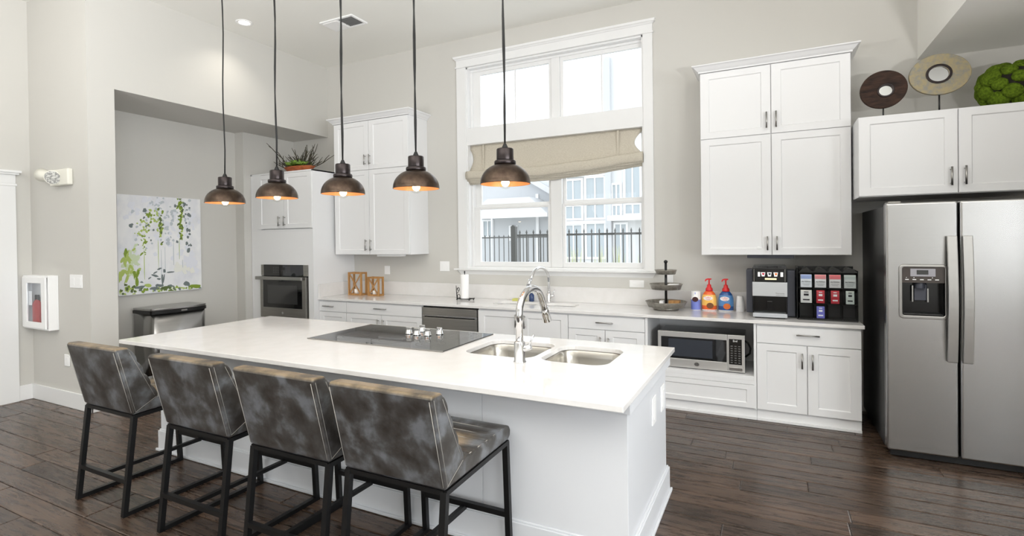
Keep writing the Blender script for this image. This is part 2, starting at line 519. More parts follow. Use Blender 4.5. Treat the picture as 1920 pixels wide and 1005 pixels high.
floor = struct('floor', MB().box(-7.5, XE + .2, REAR_Y - .2, 6.1, -0.15, -0.012), M['subfloor'])
rows = []
y = 0.86
rw = 0.158
rng = random.Random(11)
nplank = 0
while y < YW - 0.01:
    x = -7.25 - rng.uniform(0, 1.4)
    xend = XR if y > 2.2 else 0.6
    while x < xend:
        ln = rng.choice((0.9, 1.2, 1.5, 1.8, 2.1, 2.4)) * rng.uniform(0.9, 1.1)
        a, b = max(x, -7.25), min(x + ln, xend)
        xm = (a + b) / 2
        skip = (-4.3 < a and b < -0.8 and 2.62 < y < 3.3) or (y > 5.3 and b < 0.5) or (y > 2.75 and b < -6.1) or (y < 1.5 and a > -1.5)
        if b - a > 0.05 and not skip:
            g = 0.0018
            c = 0.006
            o_ = (xm, y + rw / 2, 0)
            x0, x1, y0, y1 = a + g, b - g, y + g, y + rw - g
            dz = rng.uniform(-0.0012, 0)
            mb = MB()
            vs = [(x0, y0, -.012), (x1, y0, -.012), (x1, y1, -.012), (x0, y1, -.012),
                  (x0, y0, dz - .003), (x1, y0, dz - .003), (x1, y1, dz - .003), (x0, y1, dz - .003),
                  (x0 + c, y0 + c, dz), (x1 - c, y0 + c, dz), (x1 - c, y1 - c, dz), (x0 + c, y1 - c, dz)]
            mb.add(vs, [(0, 3, 2, 1), (0, 1, 5, 4), (1, 2, 6, 5), (2, 3, 7, 6), (3, 0, 4, 7), (4, 5, 9, 8), (5, 6, 10, 9), (6, 7, 11, 10), (7, 4, 8, 11), (8, 9, 10, 11)])
            p = part('plank', mb, M['plank'], floor, loc=o_)
            nplank += 1
        x += ln
    y += rw
# planks behind and beside the camera, joined
mb = MB()
y = 0.86 - rw
while y > REAR_Y:
    x = -7.25
    while x < XE:
        ln = rng.uniform(0.8, 2.0)
        mb.box(x + .0012, min(x + ln, XE) - .0012, y + .0012, y + rw - .0012, -.012, -.0005)
        x += ln
    y -= rw
y = 0.86
while y < 2.2:
    mb.box(0.6, XE, y + .0012, y + rw - .0012, -.012, -.0005); y += rw
part('plank_field', mb, M['plank'], floor, kind='stuff')

# back wall with the window opening
mb = MB()
mb.box(-7.2, WX0, YW, YW + .2, 0, ZC); mb.box(WX1, XR + .2, YW, YW + .2, 0, ZC)
mb.box(WX0, WX1, YW, YW + .2, 0, WZ0); mb.box(WX0, WX1, YW, YW + .2, WZ1, ZC)
struct('wall_back', mb, M['wall'])
# pier at the front end of the niche
struct('wall_left', MB().box(-7.45, XL, 2.735, 2.977, 0, ZC), M['wall'])
# header over the niche
struct('wall_header', MB().box(-7.2, XL, 2.977, YW, ZS, ZC), M['wall'])
# niche back wall, return beside the oven cabinet
struct('wall_niche', MB().box(-7.2, -6.98, 2.977, YW, 0, ZS), M['wall'])
struct('wall_return', MB().box(-6.98, -6.80, 4.98, YW, 0, ZS), M['wall'])
# wall with the door, far left
mb = MB()
mb.box(-7.45, -7.25, REAR_Y, 1.30, 0, ZC); mb.box(-7.45, -7.25, 2.44, 2.735, 0, ZC); mb.box(-7.45, -7.25, 1.30, 2.44, 2.30, ZC)
struct('wall_side', mb, M['wall'])
mb = MB()
ys = [REAR_Y] + [v for ab in ADDED_SIDE_WIN for v in ab] + [2.9]
for i in range(0, len(ys), 2):
    mb.box(XE, XE + .2, ys[i], ys[i + 1], 0, ZC)
for a, b in ADDED_SIDE_WIN:
    mb.box(XE, XE + .2, a, b, 0, .65); mb.box(XE, XE + .2, a, b, 3.25, ZC)
mb.box(XR, XE + .2, 2.9, 3.1, 0, ZC).box(XR, XR + .2, 3.1, YW, 0, ZC)
struct('wall_right', mb, M['wall'])
for i, (a, b) in enumerate(ADDED_SIDE_WIN):  # frames of the added, unseen side windows that hold the fill lights
    mb = MB()
    m_ = (a + b) / 2
    mb.plate([(a, .65), (b, .65), (b, 3.25), (a, 3.25)], [[(a + .07, .72), (m_ - .04, .72), (m_ - .04, 3.18), (a + .07, 3.18)], [(m_ + .04, .72), (b - .07, .72), (b - .07, 3.18), (m_ + .04, 3.18)]], 'x', XE + .04, XE + .12)
    struct('window_%d' % (i + 3), mb, M['trim'])
struct('ceiling', MB().box(-7.45, XE + .2, REAR_Y - .2, YW + .2, ZC, ZC + .15), M['ceil'])
struct('ceiling_soffit', MB().box(1.21, XR, 2.9, YW, 3.26, ZC), M['ceil'])
# rear wall with an added, unseen window for the fill light (behind the camera)
mb = MB()
xs = [-7.45] + [v for ab in ADDED_REAR_WIN for v in ab] + [XE + .2]
for i in range(0, len(xs), 2):
    mb.box(xs[i], xs[i + 1], REAR_Y - .2, REAR_Y, 0, ZC)
for a, b in ADDED_REAR_WIN:
    mb.box(a, b, REAR_Y - .2, REAR_Y, 0, .62); mb.box(a, b, REAR_Y - .2, REAR_Y, 3.4, ZC)
struct('wall_rear', mb, M['wall'])
for i, (a, b) in enumerate(ADDED_REAR_WIN):
    mb = MB()
    mb.plate([(a, .62), (b, .62), (b, 3.4), (a, 3.4)], [[(a + .07, .69), ((a + b) / 2 - .04, .69), ((a + b) / 2 - .04, 3.33), (a + .07, 3.33)], [((a + b) / 2 + .04, .69), (b - .07, .69), (b - .07, 3.33), ((a + b) / 2 + .04, 3.33)]], 'y', REAR_Y - .12, REAR_Y - .04)
    struct('window_%d' % (i + 2), mb, M['trim'])

# baseboards
struct('baseboard_left', MB().box(-7.25, XL + .018, 2.717, 2.735, 0, .162).box(XL, XL + .018, 2.717, 2.977, 0, .162), M['trim'], bevel=.004)
struct('baseboard_side', MB().box(-7.25, -7.232, 2.60, 2.717, 0, .162), M['trim'], bevel=.004)
struct('baseboard_niche', MB().box(-6.98, -6.962, 2.977, 4.98, 0, .15), M['trim'], bevel=.004)
# door with craftsman casing at the far left
d = struct('door_1', MB().box(-7.36, -7.32, 1.30, 2.44, 0.005, 2.30), M['trim'])
for z0, z1 in ((.2, 1.0), (1.15, 2.1)):
    part('panel', MB().box(-7.322, -7.31, 1.48, 2.26, z0, z1), M['trim'], d, bevel=.006)
t = struct('trim_1', MB().box(-7.25, -7.225, 2.44, 2.605, 0, 2.31).box(-7.25, -7.225, 1.14, 1.30, 0, 2.31), M['trim'], bevel=.003)
part('head_casing', MB().box(-7.25, -7.220, 1.12, 2.615, 2.31, 2.335).box(-7.25, -7.225, 1.14, 2.605, 2.335, 2.43).box(-7.25, -7.205, 1.10, 2.63, 2.43, 2.45).box(-7.25, -7.19, 1.085, 2.645, 2.45, 2.475), M['trim'], t, bevel=.003)

# ------------------------------------------------------------------ kitchen window
win = struct('window_1', MB().box(WX0, WX0 + .02, YW - .005, YW + .2, WZ0, WZ1).box(WX1 - .02, WX1, YW - .005, YW + .2, WZ0, WZ1).box(WX0, WX1, YW - .005, YW + .2, WZ1 - .02, WZ1).box(WX0, WX1, YW, YW + .2, WZ0, WZ0 + .02), M['trim'])
def crownx(mb, x0, x1, yf, prof):
    """moulding along X with returned ends; prof = [(out, z)]"""
    n = len(prof)
    vs = []
    for o_, z in prof: vs += [(x0 - o_, YW, z), (x0 - o_, yf - o_, z), (x1 + o_, yf - o_, z), (x1 + o_, YW, z)]
    fs = []
    for j in range(n - 1):
        for k in range(3):
            fs.append((j * 4 + k, j * 4 + k + 1, (j + 1) * 4 + k + 1, (j + 1) * 4 + k))
    fs.append((0, 1, 2, 3)); fs.append(((n - 1) * 4 + 3, (n - 1) * 4 + 2, (n - 1) * 4 + 1, (n - 1) * 4))
    mb.add(vs, fs)
    return mb
cy0 = YW - .022
part('casing', MB().box(-3.71, WX0 + .003, cy0, YW, WZ0, 3.945), M['trim'], win, bevel=.002)
part('casing', MB().box(WX1 - .003, -1.15, cy0, YW, WZ0, 3.945), M['trim'], win, bevel=.002)
mb = MB()
crownx(mb, -3.71, -1.15, YW - .022, [(.0, 3.945), (.012, 3.945), (.012, 3.962), (.0, 3.962), (.0, 4.045), (.010, 4.05), (.018, 4.062), (.030, 4.068), (.034, 4.092), (.0, 4.094)])
part('head_casing', mb, M['trim'], win)
mb = MB()
crownx(mb, -3.71, -1.15, YW - .03, [(.03, 1.28), (.045, 1.284), (.045, 1.302), (.0, 1.304)])
part('sill', mb, M['trim'], win)
mb = MB()
crownx(mb, -3.71, -1.15, YW - .02, [(-.03, 1.198), (-.03, 1.203), (-.012, 1.24), (.012, 1.28), (0, 1.282)])
part('apron', mb, M['trim'], win)
part('transom_rail', MB().box(WX0 + .003, WX1 - .003, YW - .012, YW + .16, 2.92, 3.144), M['trim'], win, bevel=.002)
# sashes
def sash(x0, x1, z0, z1, gx0, gx1, gz0, gz1, y0, y1, nm='sash'):
    s = part(nm, MB().plate([(x0, z0), (x1, z0), (x1, z1), (x0, z1)], [[(gx0, gz0), (gx1, gz0), (gx1, gz1), (gx0, gz1)]], 'y', y0, y1), M['trim'], win, bevel=.006)
    part('pane', MB().box(gx0 - .004, gx1 + .004, (y0 + y1) / 2 - .002, (y0 + y1) / 2 + .002, gz0 - .004, gz1 + .004), M['glass'], s)
    return s
ya = YW + .085
XM0, XM1 = -2.405, -2.272
part('mullion', MB().box(XM0 + .012, XM1 - .012, ya - .019, ya + .058, 3.144, WZ1 - .051), M['trim'], win, bevel=.003)
part('mullion', MB().box(XM0 - .01, XM1 - .0, ya - .019, ya + .058, WZ0 + .021, 2.919), M['trim'], win, bevel=.003)
s1 = sash(WX0 + .05, XM0 + .012, 3.144, WZ1 - .045, -3.405, XM0 - .03, 3.16, 3.845, ya, ya + .045)
s2 = sash(XM1 - .012, WX1 - .02, 3.144, WZ1 - .045, XM1 + .03, -1.285, 3.16, 3.845, ya, ya + .045)
part('muntin', MB().box(-2.906, -2.890, ya + .008, ya + .036, 3.15, 3.85), M['trim'], s1)
part('muntin', MB().box(-1.770, -1.754, ya + .008, ya + .036, 3.15, 3.85), M['trim'], s2)
part('stop', MB().box(WX0 + .02, WX0 + .055, ya - .02, ya + .06, WZ0 + .02, WZ1 - .051), M['trim'], win, bevel=.004)
part('stop', MB().box(WX0 + .02, WX1 - .02, ya - .02, ya + .06, WZ1 - .05, WZ1 - .02), M['trim'], win, bevel=.004)
for x0, x1, g0, g1 in ((WX0 + .05, XM0 - .008, -3.43, -2.465), (XM1 - .0, WX1 - .018, -2.235, -1.315)):
    sash(x0, x1, 2.09, 2.92, g0, g1, 2.145, 2.88, ya + .045, ya + .075, 'upper_sash')
    sash(x0, x1, WZ0 + .02, 2.105, g0, g1, 1.388, 2.075, ya, ya + .042, 'lower_sash')

# linen roman shade
def roman():
    r = thing('roman_shade', 'beige linen roman shade gathered unevenly below the transom', 'window shade', (-2.41, YW + .03, 2.92))
    def zb(u): return 2.404 + (2.48 - 2.404) * u - 0.045 * math.sin(PI * u) + .03 * max(0, u - .8)
    def zf(u): return 2.575 + (2.64 - 2.575) * u - 0.035 * math.sin(PI * u)
    nu, nv = 40, 14
    mb = MB(); vs = []
    for j in range(nv + 1):
        v = j / nv
        for i in range(nu + 1):
            u = i / nu
            x0 = -3.565 + .07 * math.sin(PI * min(1, v * 1.0)) ** 1.5 * .9
            x1 = -1.262 - .11 * math.sin(PI * min(1, v * .95)) ** 1.3
            z = 2.92 + (zf(u) - .02 - 2.92) * v
            yy = YW + .055 - .02 * v + .004 * math.sin(u * 17 + v * 3) * v + .004 * math.sin(u * 41) * v
            vs.append((x0 + (x1 - x0) * u, yy, z))
    fs = [(j * (nu + 1) + i, j * (nu + 1) + i + 1, (j + 1) * (nu + 1) + i + 1, (j + 1) * (nu + 1) + i) for j in range(nv) for i in range(nu)]
    mb.add(vs, fs, True)
    o = part('fabric_panel', mb, M['linen'], r)
    sm = o.modifiers.new('solid', 'SOLIDIFY'); sm.thickness = .004; sm.offset = 1
    # stacked folds
    for k in range(4):
        mb = MB(); vs = []; n = 12
        for i in range(nu + 1):
            u = i / nu
            top = zf(u) - k * .030 * (1 - .3 * u); bot = zb(u) + (3 - k) * .022 * (1 - .3 * u)
            c = (top + bot) / 2; h = (top - bot) / 2
            x = -3.566 + (2.304) * u
            wob = .006 * math.sin(u * 23 + k * 2) + .004 * math.sin(u * 51 + k)
            for q in range(n):
                a = 2 * PI * q / n
                vs.append((x, YW + .040 - .026 * (3 - k) + .5 * wob + .022 * math.cos(a), c + wob * .6 + h * math.sin(a)))
        fs = [(i * n + q, i * n + (q + 1) % n, (i + 1) * n + (q + 1) % n, (i + 1) * n + q) for i in range(nu) for q in range(n)]
        fs.append(list(range(n))); fs.append([nu * n + q for q in range(n)])
        mb.add(vs, fs, True)
        part('fold', mb, M['linen'], r)
    for x in (-3.34, -1.56):
        part('seam_band', MB().box(x - .012, x + .012, YW + .026, YW + .032, 2.60, 2.915), M['linen'], r)
roman()

# ------------------------------------------------------------------ cabinets
def shaker(x0, x1, z0, z1, yf, t=.02, fx=.078, fz=.062, rec=.009):
    mb = MB()
    a, b, c, d_ = x0 + fx, x1 - fx, z0 + fz, z1 - fz
    e = .006
    vs = [(x0, yf, z0), (x1, yf, z0), (x1, yf, z1), (x0, yf, z1),
          (a, yf, c), (b, yf, c), (b, yf, d_), (a, yf, d_),
          (a + e, yf + rec, c + e), (b - e, yf + rec, c + e), (b - e, yf + rec, d_ - e), (a + e, yf + rec, d_ - e),
          (x0, yf + t, z0), (x1, yf + t, z0), (x1, yf + t, z1), (x0, yf + t, z1)]
    fs = [(0, 1, 5, 4), (1, 2, 6, 5), (2, 3, 7, 6), (3, 0, 4, 7), (4, 5, 9, 8), (5, 6, 10, 9), (6, 7, 11, 10), (7, 4, 8, 11), (8, 9, 10, 11),
          (0, 12, 13, 1), (1, 13, 14, 2), (2, 14, 15, 3), (3, 15, 12, 0), (12, 15, 14, 13)]
    return mb.add(vs, fs)
def slab(x0, x1, z0, z1, yf, t=.02):
    return MB().box(x0, x1, yf, yf + t, z0, z1)
def pull_v(x, z0, z1, yf, r=.0075):
    mb = MB().tube([(x, yf - .032, z0), (x, yf - .032, z1)], r, 10)
    for z in (z0 + .018, z1 - .018):
        mb.tube([(x, yf - .032, z), (x, yf + .0005, z)], r * .7, 8)
    return mb
def pull_h(x0, x1, z, yf, r=.0065):
    mb = MB().tube([(x0, yf - .032, z), (x1, yf - .032, z)], r, 10)
    for x in (x0 + .02, x1 - .02):
        mb.tube([(x, yf - .032, z), (x, yf + .0005, z)], r * .7, 8)
    return mb
G = .0034
def door(parent, x0, x1, z0, z1, yf, handle=None, **k):
    d_ = part('door', shaker(x0 + G, x1 - G, z0 + G, z1 - G, yf, **k), M['cab'], parent, bevel=.0012, seg=1)
    if handle: part('handle', pull_v(handle[0], handle[1], handle[2], yf), M['nickel'], d_, label='brushed nickel bar pull')
    return d_
def drawer(parent, x0, x1, z0, z1, yf, handle=None, flat=True):
    mb = slab(x0 + G, x1 - G, z0 + G, z1 - G, yf) if flat else shaker(x0 + G, x1 - G, z0 + G, z1 - G, yf, fz=.045)
    d_ = part('drawer', mb, M['cab'], parent, bevel=.0012, seg=1)
    if handle: part('handle', pull_h(handle[0], handle[1], handle[2], yf), M['nickel'], d_, label='brushed nickel bar pull')
    return d_

YB = 5.176            # front plane of base doors
YT = 5.20             # toe board
ZU = .885             # worktop underside
ZD = .729             # line between drawers and doors
def base(name, label, x0, x1, group='white base cabinets under the back worktop'):
    c = thing(name, label, 'cabinet', ((x0 + x1) / 2, YB, 0), group)
    part('carcass', MB().box(x0 + .001, x1 - .001, YB + .0205, YW - .02, .098, ZU - .002), M['cab'], c)
    part('toe_board', MB().box(x0 + .001, x1 - .001, YB + .03, YB + .05, 0.001, .098).box(x0 + .001, x1 - .001, YB + .012, YB + .03, 0.001, .022), M['cab'], c)
    return c
ZB0 = .104; ZDT = .868
c = base('base_cabinet', 'narrow white base cabinet with one drawer and one door beside the oven cabinet', -5.55, -5.055)
drawer(c, -5.55, -5.055, ZD, ZDT, YB, (-5.455, -5.265, .805)); door(c, -5.55, -5.055, ZB0, ZD, YB)
c = base('base_cabinet', 'wide white base cabinet left of the dishwasher, one drawer over two doors', -5.055, -3.822)
drawer(c, -5.055, -3.822, ZD, ZDT, YB, (-4.56, -4.36, .810))
door(c, -5.055, -4.46, ZB0, ZD, YB, (-4.505, .55, .675)); door(c, -4.46, -3.822, ZB0, ZD, YB, (-4.42, .55, .675))
c = base('sink_cabinet', 'white sink base cabinet with two tall doors under the window', -3.03, -1.926)
door(c, -3.03, -2.48, ZB0, ZDT, YB, (-2.535, .697, .839)); door(c, -2.48, -1.926, ZB0, ZDT, YB, (-2.43, .69, .835))
c = base('base_cabinet', 'white base cabinet between the sink doors and the microwave opening', -1.926, -1.118)
drawer(c, -1.926, -1.118, ZD, ZDT, YB, (-1.613, -1.434, .806))
door(c, -1.926, -1.524, ZB0, ZD, YB, (-1.570, .53, .66)); door(c, -1.524, -1.118, ZB0, ZD, YB, (-1.484, .53, .655))
c = base('base_cabinet', 'white base cabinet nearest the refrigerator, one drawer over two doors', -.118, .682)
drawer(c, -.118, .682, .709, ZDT, YB, (.199, .376, .802))
door(c, -.118, .283, ZB0, .709, YB, (.242, .511, .645)); door(c, .283, .682, ZB0, .709, YB, (.322, .508, .642))
# open microwave cabinet
c = thing('microwave_cabinet', 'white base cabinet with an open microwave shelf above a drawer', 'cabinet', (-.618, YB, 0), 'white base cabinets under the back worktop')
mb = MB()
mb.box(-1.117, -1.092, YB + .002, YW - .02, .098, ZU - .002); mb.box(-.140, -.119, YB + .002, YW - .02, .098, ZU - .002)
mb.box(-1.092, -.14, YW - .04, YW - .02, .098, ZU - .002); mb.box(-1.092, -.14, YB + .03, YW - .04, .098, .36)
part('carcass', mb, M['cab'], c)
part('shelf', MB().box(-1.092, -.14, YB + .002, YW - .04, .36, .398), M['cab'], c, bevel=.002)
part('rail', MB().box(-1.092, -.14, YB + .002, YB + .022, .322, .36), M['cab'], c)
part('toe_board', MB().box(-1.117, -.119, YB + .03, YB + .05, .001, .098).box(-1.117, -.119, YB + .012, YB + .03, .001, .022), M['cab'], c)
drawer(c, -1.117, -.119, ZB0, .322, YB - .001, None, flat=False)

# dishwasher
dw = thing('dishwasher', 'stainless steel dishwasher with pocket handle under the worktop', 'dishwasher', (-3.426, YB, 0))
part('body', MB().box(-3.820, -3.032, YB + .03, YW - .05, .10, ZU - .004), M['black'], dw)
part('door', MB().box(-3.808, -3.044, YB - .012, YB + .028, .11, .745), M['steel_dark'], dw, bevel=.004)
part('control_panel', MB().box(-3.808, -3.044, YB - .012, YB + .028, .775, .862), M['steel_dark'], dw, bevel=.004)
part('pocket_handle', MB().box(-3.808, -3.775, YB - .012, YB + .028, .745, .775).box(-3.067, -3.044, YB - .012, YB + .028, .745, .775).box(-3.775, -3.067, YB - .010, YB - .004, .757, .775), M['steel'], dw, bevel=.002)
part('toe_panel', MB().box(-3.815, -3.037, YB + .03, YB + .045, .001, .10), M['black'], dw)

# back worktop with sink cut-outs and upstand
SB = [(-2.985, -2.43), (-2.385, -1.955)]
SBY = (5.385, 5.70)
bt = thing('countertop', 'long white quartz worktop along the back wall', 'countertop', (-2.43, 5.5, ZU))
holes = [rrect(a, b, SBY[0], SBY[1], .10) for a, b in SB]
part('slab', MB().plate([(-5.548, 5.150), (.70, 5.150), (.70, YW - .001), (-5.548, YW - .001)], holes, 'z', ZU, .915), M['quartz'], bt, bevel=.003)
part('upstand', MB().box(-5.528, .645, YW - .02, YW - .001, .9155, 1.098), M['quartz'], bt, bevel=.002)
part('side_upstand', MB().box(-5.548, -5.528, 5.16, YW - .001, .9155, 1.098), M['quartz'], bt, bevel=.002)

def bowl(x0, x1, y0, y1, zt, dep, r):
    mb = MB(); n = 6
    loops = []
    for (ins, z, rr) in ((-.006, zt, r + .006), (-.002, zt - .006, r), (.006, zt - .05, r), (.02, zt - dep + .05, r), (.045, zt - dep + .012, r * .9), (.085, zt - dep, r * .6)):
        loops.append([(p[0], p[1], z) for p in rrect(x0 + ins, x1 - ins, y0 + ins, y1 - ins, max(.02, rr), n)])
    m = len(loops[0])
    vs = [p for l in loops for p in l]
    fs = [(j * m + k, j * m + (k + 1) % m, (j + 1) * m + (k + 1) % m, (j + 1) * m + k) for j in range(len(loops) - 1) for k in range(m)]
    mb.add(vs, fs, True)
    mb.f.append([(len(loops) - 1) * m + k for k in range(m)]); mb.s.append(False)
    return mb
def make_sink(label, bowls, y0, y1, loc, group):
    s = thing('double_sink', label, 'sink', loc, group)
    for a, b in bowls:
        bo = part('bowl', bowl(a, b, y0, y1, ZU, .2, .10), M['sinksteel'], s)
        sm = bo.modifiers.new('solid', 'SOLIDIFY'); sm.thickness = .003; sm.offset = 1
        part('drain', MB().lathe([(.045, .001), (.045, .006), (.03, .006), (.025, .002)], ((a + b) / 2, (y0 + y1) / 2, ZU - .2), 24), M['chrome'], bo)
    return s
make_sink('stainless double sink set into the back worktop under the window', SB, SBY[0], SBY[1], (-2.47, 5.54, ZU - .2), 'undermount double sinks')

# tall oven cabinet
YO = 5.09
oc = thing('oven_cabinet', 'tall white cabinet housing the wall oven in the left corner', 'cabinet', (-6.18, YO, 0))
OX0, OX1 = -6.795, -5.552
mb = MB()
mb.box(OX0, OX0 + .02, YO + .002, YW - .002, .0, 2.668); mb.box(OX1 - .02, OX1, YO + .002, YW - .002, .0, 2.668)
mb.box(OX0, OX1, YO + .002, YW - .002, 2.648, 2.668); mb.box(OX0 + .02, OX1 - .02, YO + .03, YW - .002, 1.36, 2.648); mb.box(OX0 + .02, OX1 - .02, YO + .05, YW - .002, .0, .60)
part('carcass', mb, M['cab'], oc, bevel=.001, seg=1)
for q in ((OX0 + .02, -6.59, .10, 2.648), (-5.652, OX1 - .02, .10, 1.86), (-6.59, -5.652, 1.362, 1.86), (-6.59, -5.652, .10, .60)):
    part('filler_panel', MB().box(q[0], q[1], YO + .004, YO + .03, q[2], q[3]), M['cab'], oc)
door(oc, -6.64, -6.10, 1.868, 2.645, YO - .012, (-6.178, 1.906, 2.042)); door(oc, -6.10, -5.555, 1.868, 2.645, YO - .012, (-6.072, 1.906, 2.042))
# wall oven
ov = thing('wall_oven', 'built-in stainless wall oven with black glass door', 'oven', (-6.12, YO, .61))
part('body', MB().box(-6.585, -5.657, YO + .03, YO + .55, .605, 1.36), M['black'], ov)
part('frame', MB().box(-6.585, -6.53, YO - .012, YO + .03, 1.205, 1.36), M['steel_dark'], ov, bevel=.002)
part('frame', MB().box(-5.735, -5.657, YO - .012, YO + .03, 1.205, 1.36), M['steel_dark'], ov, bevel=.002)
cp = part('control_panel', MB().box(-6.53, -5.735, YO - .010, YO + .03, 1.205, 1.36), M['blackglass'], ov)
mb = MB()
for i in range(4):
    for j in range(4):
        mb.box(-6.33 + i * .035, -6.322 + i * .035, YO - .0115, YO - .010, 1.25 + j * .022, 1.257 + j * .022)
for i in range(3):
    for j in range(4):
        mb.box(-6.07 + i * .035, -6.062 + i * .035, YO - .0115, YO - .010, 1.25 + j * .022, 1.257 + j * .022)
part('keypad', mb, M['slot'], cp, kind='stuff')
part('display', MB().box(-6.20, -6.10, YO - .0115, YO - .0101, 1.285, 1.325), M['black'], cp)
dr = part('door', MB().plate([(-6.585, .612), (-5.675, .612), (-5.675, 1.195), (-6.585, 1.195)], [[(-6.53, .755), (-5.745, .755), (-5.745, 1.145), (-6.53, 1.145)]], 'y', YO - .03, YO + .025), M['steel_dark'], ov, bevel=.003)
part('door_glass', MB().box(-6.53, -5.745, YO - .024, YO + .02, .755, 1.145), M['blackglass'], dr)
part('window_glass', MB().box(-6.44, -5.84, YO - .0255, YO - .0241, .812, 1.075), mat('oven_window', srgb(52, 52, 52), .06, 0, .7), dr)
mb = MB().box(-6.625, -5.70, YO - .085, YO - .055, 1.15, 1.197)
for x in (-6.56, -5.76): mb.box(x - .02, x + .02, YO - .056, YO - .029, 1.155, 1.19)
part('handle', mb, M['nickel'], dr, bevel=.006)
part('badge', MB().prism([(-6.13 + .018 * math.cos(2 * PI * k / 20), .685 + .018 * math.sin(2 * PI * k / 20)) for k in range(20)], 'y', YO - .0325, YO - .0295), M['chrome'], dr)

# upper cabinets
YU = 5.445
def crown(mb, x0, x1, yf, yb, prof):
    n = len(prof); vs = []
    for o_, z in prof: vs += [(x0 - o_, yb, z), (x0 - o_, yf - o_, z), (x1 + o_, yf - o_, z), (x1 + o_, yb, z)]
    fs = [(j * 4 + k, j * 4 + k + 1, (j + 1) * 4 + k + 1, (j + 1) * 4 + k) for j in range(n - 1) for k in range(3)]
    fs += [(0, 1, 2, 3), ((n - 1) * 4 + 3, (n - 1) * 4 + 2, (n - 1) * 4 + 1, (n - 1) * 4)]
    fs += [[j * 4 for j in range(n)], [j * 4 + 3 for j in range(n)][::-1]]
    return mb.add(vs, fs)
def crown_prof(z, o=.085, h=.085):
    return [(.0, z), (.012, z), (.014, z + .012), (.03, z + .026), (.052, z + .05), (.068, z + .058), (.07, z + .066), (o, z + .07), (o, z + h), (0, z + h)]
def upper(label, x0, x1, xs, zmid, zt, hz, hz2):
    c = thing('wall_cabinet', label, 'cabinet', ((x0 + x1) / 2, YU, 1.49), 'tall white wall cabinets flanking the window')
    part('carcass', MB().box(x0, x1, YU + .021, YW - .001, 1.495, zt + .01), M['cab'], c)
    part('crown_moulding', crown(MB(), x0, x1, YU + .0, YW - .001, crown_prof(zt + .002, .07 if x0 < -3 else .062, .072 if x0 < -3 else .066)), M['cab'], c)
    door(c, x0, xs, zmid, zt, YU, (hz[0], hz[2], hz[3])); door(c, xs, x1, zmid, zt, YU, (hz[1], hz[2], hz[3]))
    door(c, x0, xs, 1.493, zmid, YU, (hz[0], hz2[0], hz2[1])); door(c, xs, x1, 1.493, zmid, YU, (hz[1], hz2[0], hz2[1]))
    return c
upper('tall white wall cabinet with crown moulding left of the window', -5.506, -4.206, -4.875, 2.65, 3.32, (-4.93, -4.845, 2.716, 2.853), (1.548, 1.70))
ur = upper('tall white wall cabinet with crown moulding right of the window', -.612, .650, .016, 2.634, 3.286, (-.022, .058, 2.687, 2.836), (1.541, 1.671))
solo('door_latch', MB().prism([(-.098 + .016 * math.cos(2 * PI * k / 16), 1.565 + .012 * math.sin(2 * PI * k / 16)) for k in range(16)], 'y', YU - .008, YU - .0005), M['plate'], (-.098, YU - .004, 1.565), 'tiny white catch on the lower left door of the right wall cabinet', 'latch')
solo('under_cabinet_light', MB().box(-.20, .20, 5.50, 5.62, 1.463, 1.494), M['greyplastic'], (0, 5.56, 1.463), 'dark slim light fixture under the right wall cabinet', 'light', 'under cabinet lights', bevel=.004)
solo('under_cabinet_light', MB().box(-4.80, -4.40, 5.50, 5.62, 1.468, 1.494), M['plate'], (-4.6, 5.56, 1.468), 'white slim light fixture under the left wall cabinet', 'light', 'under cabinet lights', bevel=.004)

# cabinet over the refrigerator
YF = 5.15
c = thing('fridge_cabinet', 'white two door cabinet mounted above the refrigerator', 'cabinet', (1.31, YF, 1.98))
part('carcass', MB().box(.665, 1.99, YF + .0205, YW - .001, 1.985, 2.648), M['cab'], c)
door(c, .662, 1.312, 1.988, 2.648, YF, (1.266, 2.047, 2.192)); door(c, 1.312, 1.99, 1.988, 2.648, YF, (1.352, 2.05, 2.195))

# refrigerator
FX0, FS, FX1, FY, FZ = .775, 1.203, 1.86, 4.715, 1.905
fr = thing('refrigerator', 'stainless side by side refrigerator with black sides and dispenser', 'refrigerator', ((FX0 + FX1) / 2, FY, 0))
part('body', MB().box(FX0 + .004, FX1 - .004, FY + .105, YW - .03, .05, 1.885), M['fridgeside'], fr, bevel=.006)
part('base_grille', MB().box(FX0 + .03, FX1 - .03, FY + .06, FY + .12, .005, .06), M['black'], fr)
part('hinge_cover', MB().box(FX0 + .02, FX0 + .10, FY + .03, FY + .16, 1.886, 1.918), M['steel_dark'], fr, bevel=.006)
DX0, DX1, DZ0, DZ1 = .868, 1.125, 1.068, 1.435
d1 = part('door', MB().plate([(FX0, .06), (FS - .006, .06), (FS - .006, FZ), (FX0, FZ)], [rrect(DX0, DX1, DZ0, DZ1, .015, 4)], 'y', FY, FY + .095), M['steel'], fr, bevel=.014, seg=4, label='stainless freezer door with water dispenser')
d2 = part('door', MB().box(FS + .006, FX1, FY, FY + .095, .06, FZ), M['steel'], fr, bevel=.014, seg=4)
part('gasket', MB().box(FX0 + .02, FX1 - .02, FY + .09, FY + .108, .07, FZ - .01), M['black'], fr)
mb = MB().plate(rrect(DX0 - .016, DX1 + .016, DZ0 - .016, DZ1 + .01, .025, 5), [rrect(DX0 + .004, DX1 - .004, DZ0 + .006, DZ1 - .006, .015, 5)], 'y', FY - .012, FY + .03)
part('dispenser_frame', mb, M['nickel'], d1, bevel=.004)
mb = MB()
mb.box(DX0, DX1, FY + .078, FY + .09, DZ0, DZ1); mb.box(DX0 - .004, DX0 + .004, FY + .005, FY + .09, DZ0, DZ1); mb.box(DX1 - .004, DX1 + .004, FY + .005, FY + .09, DZ0, DZ1)
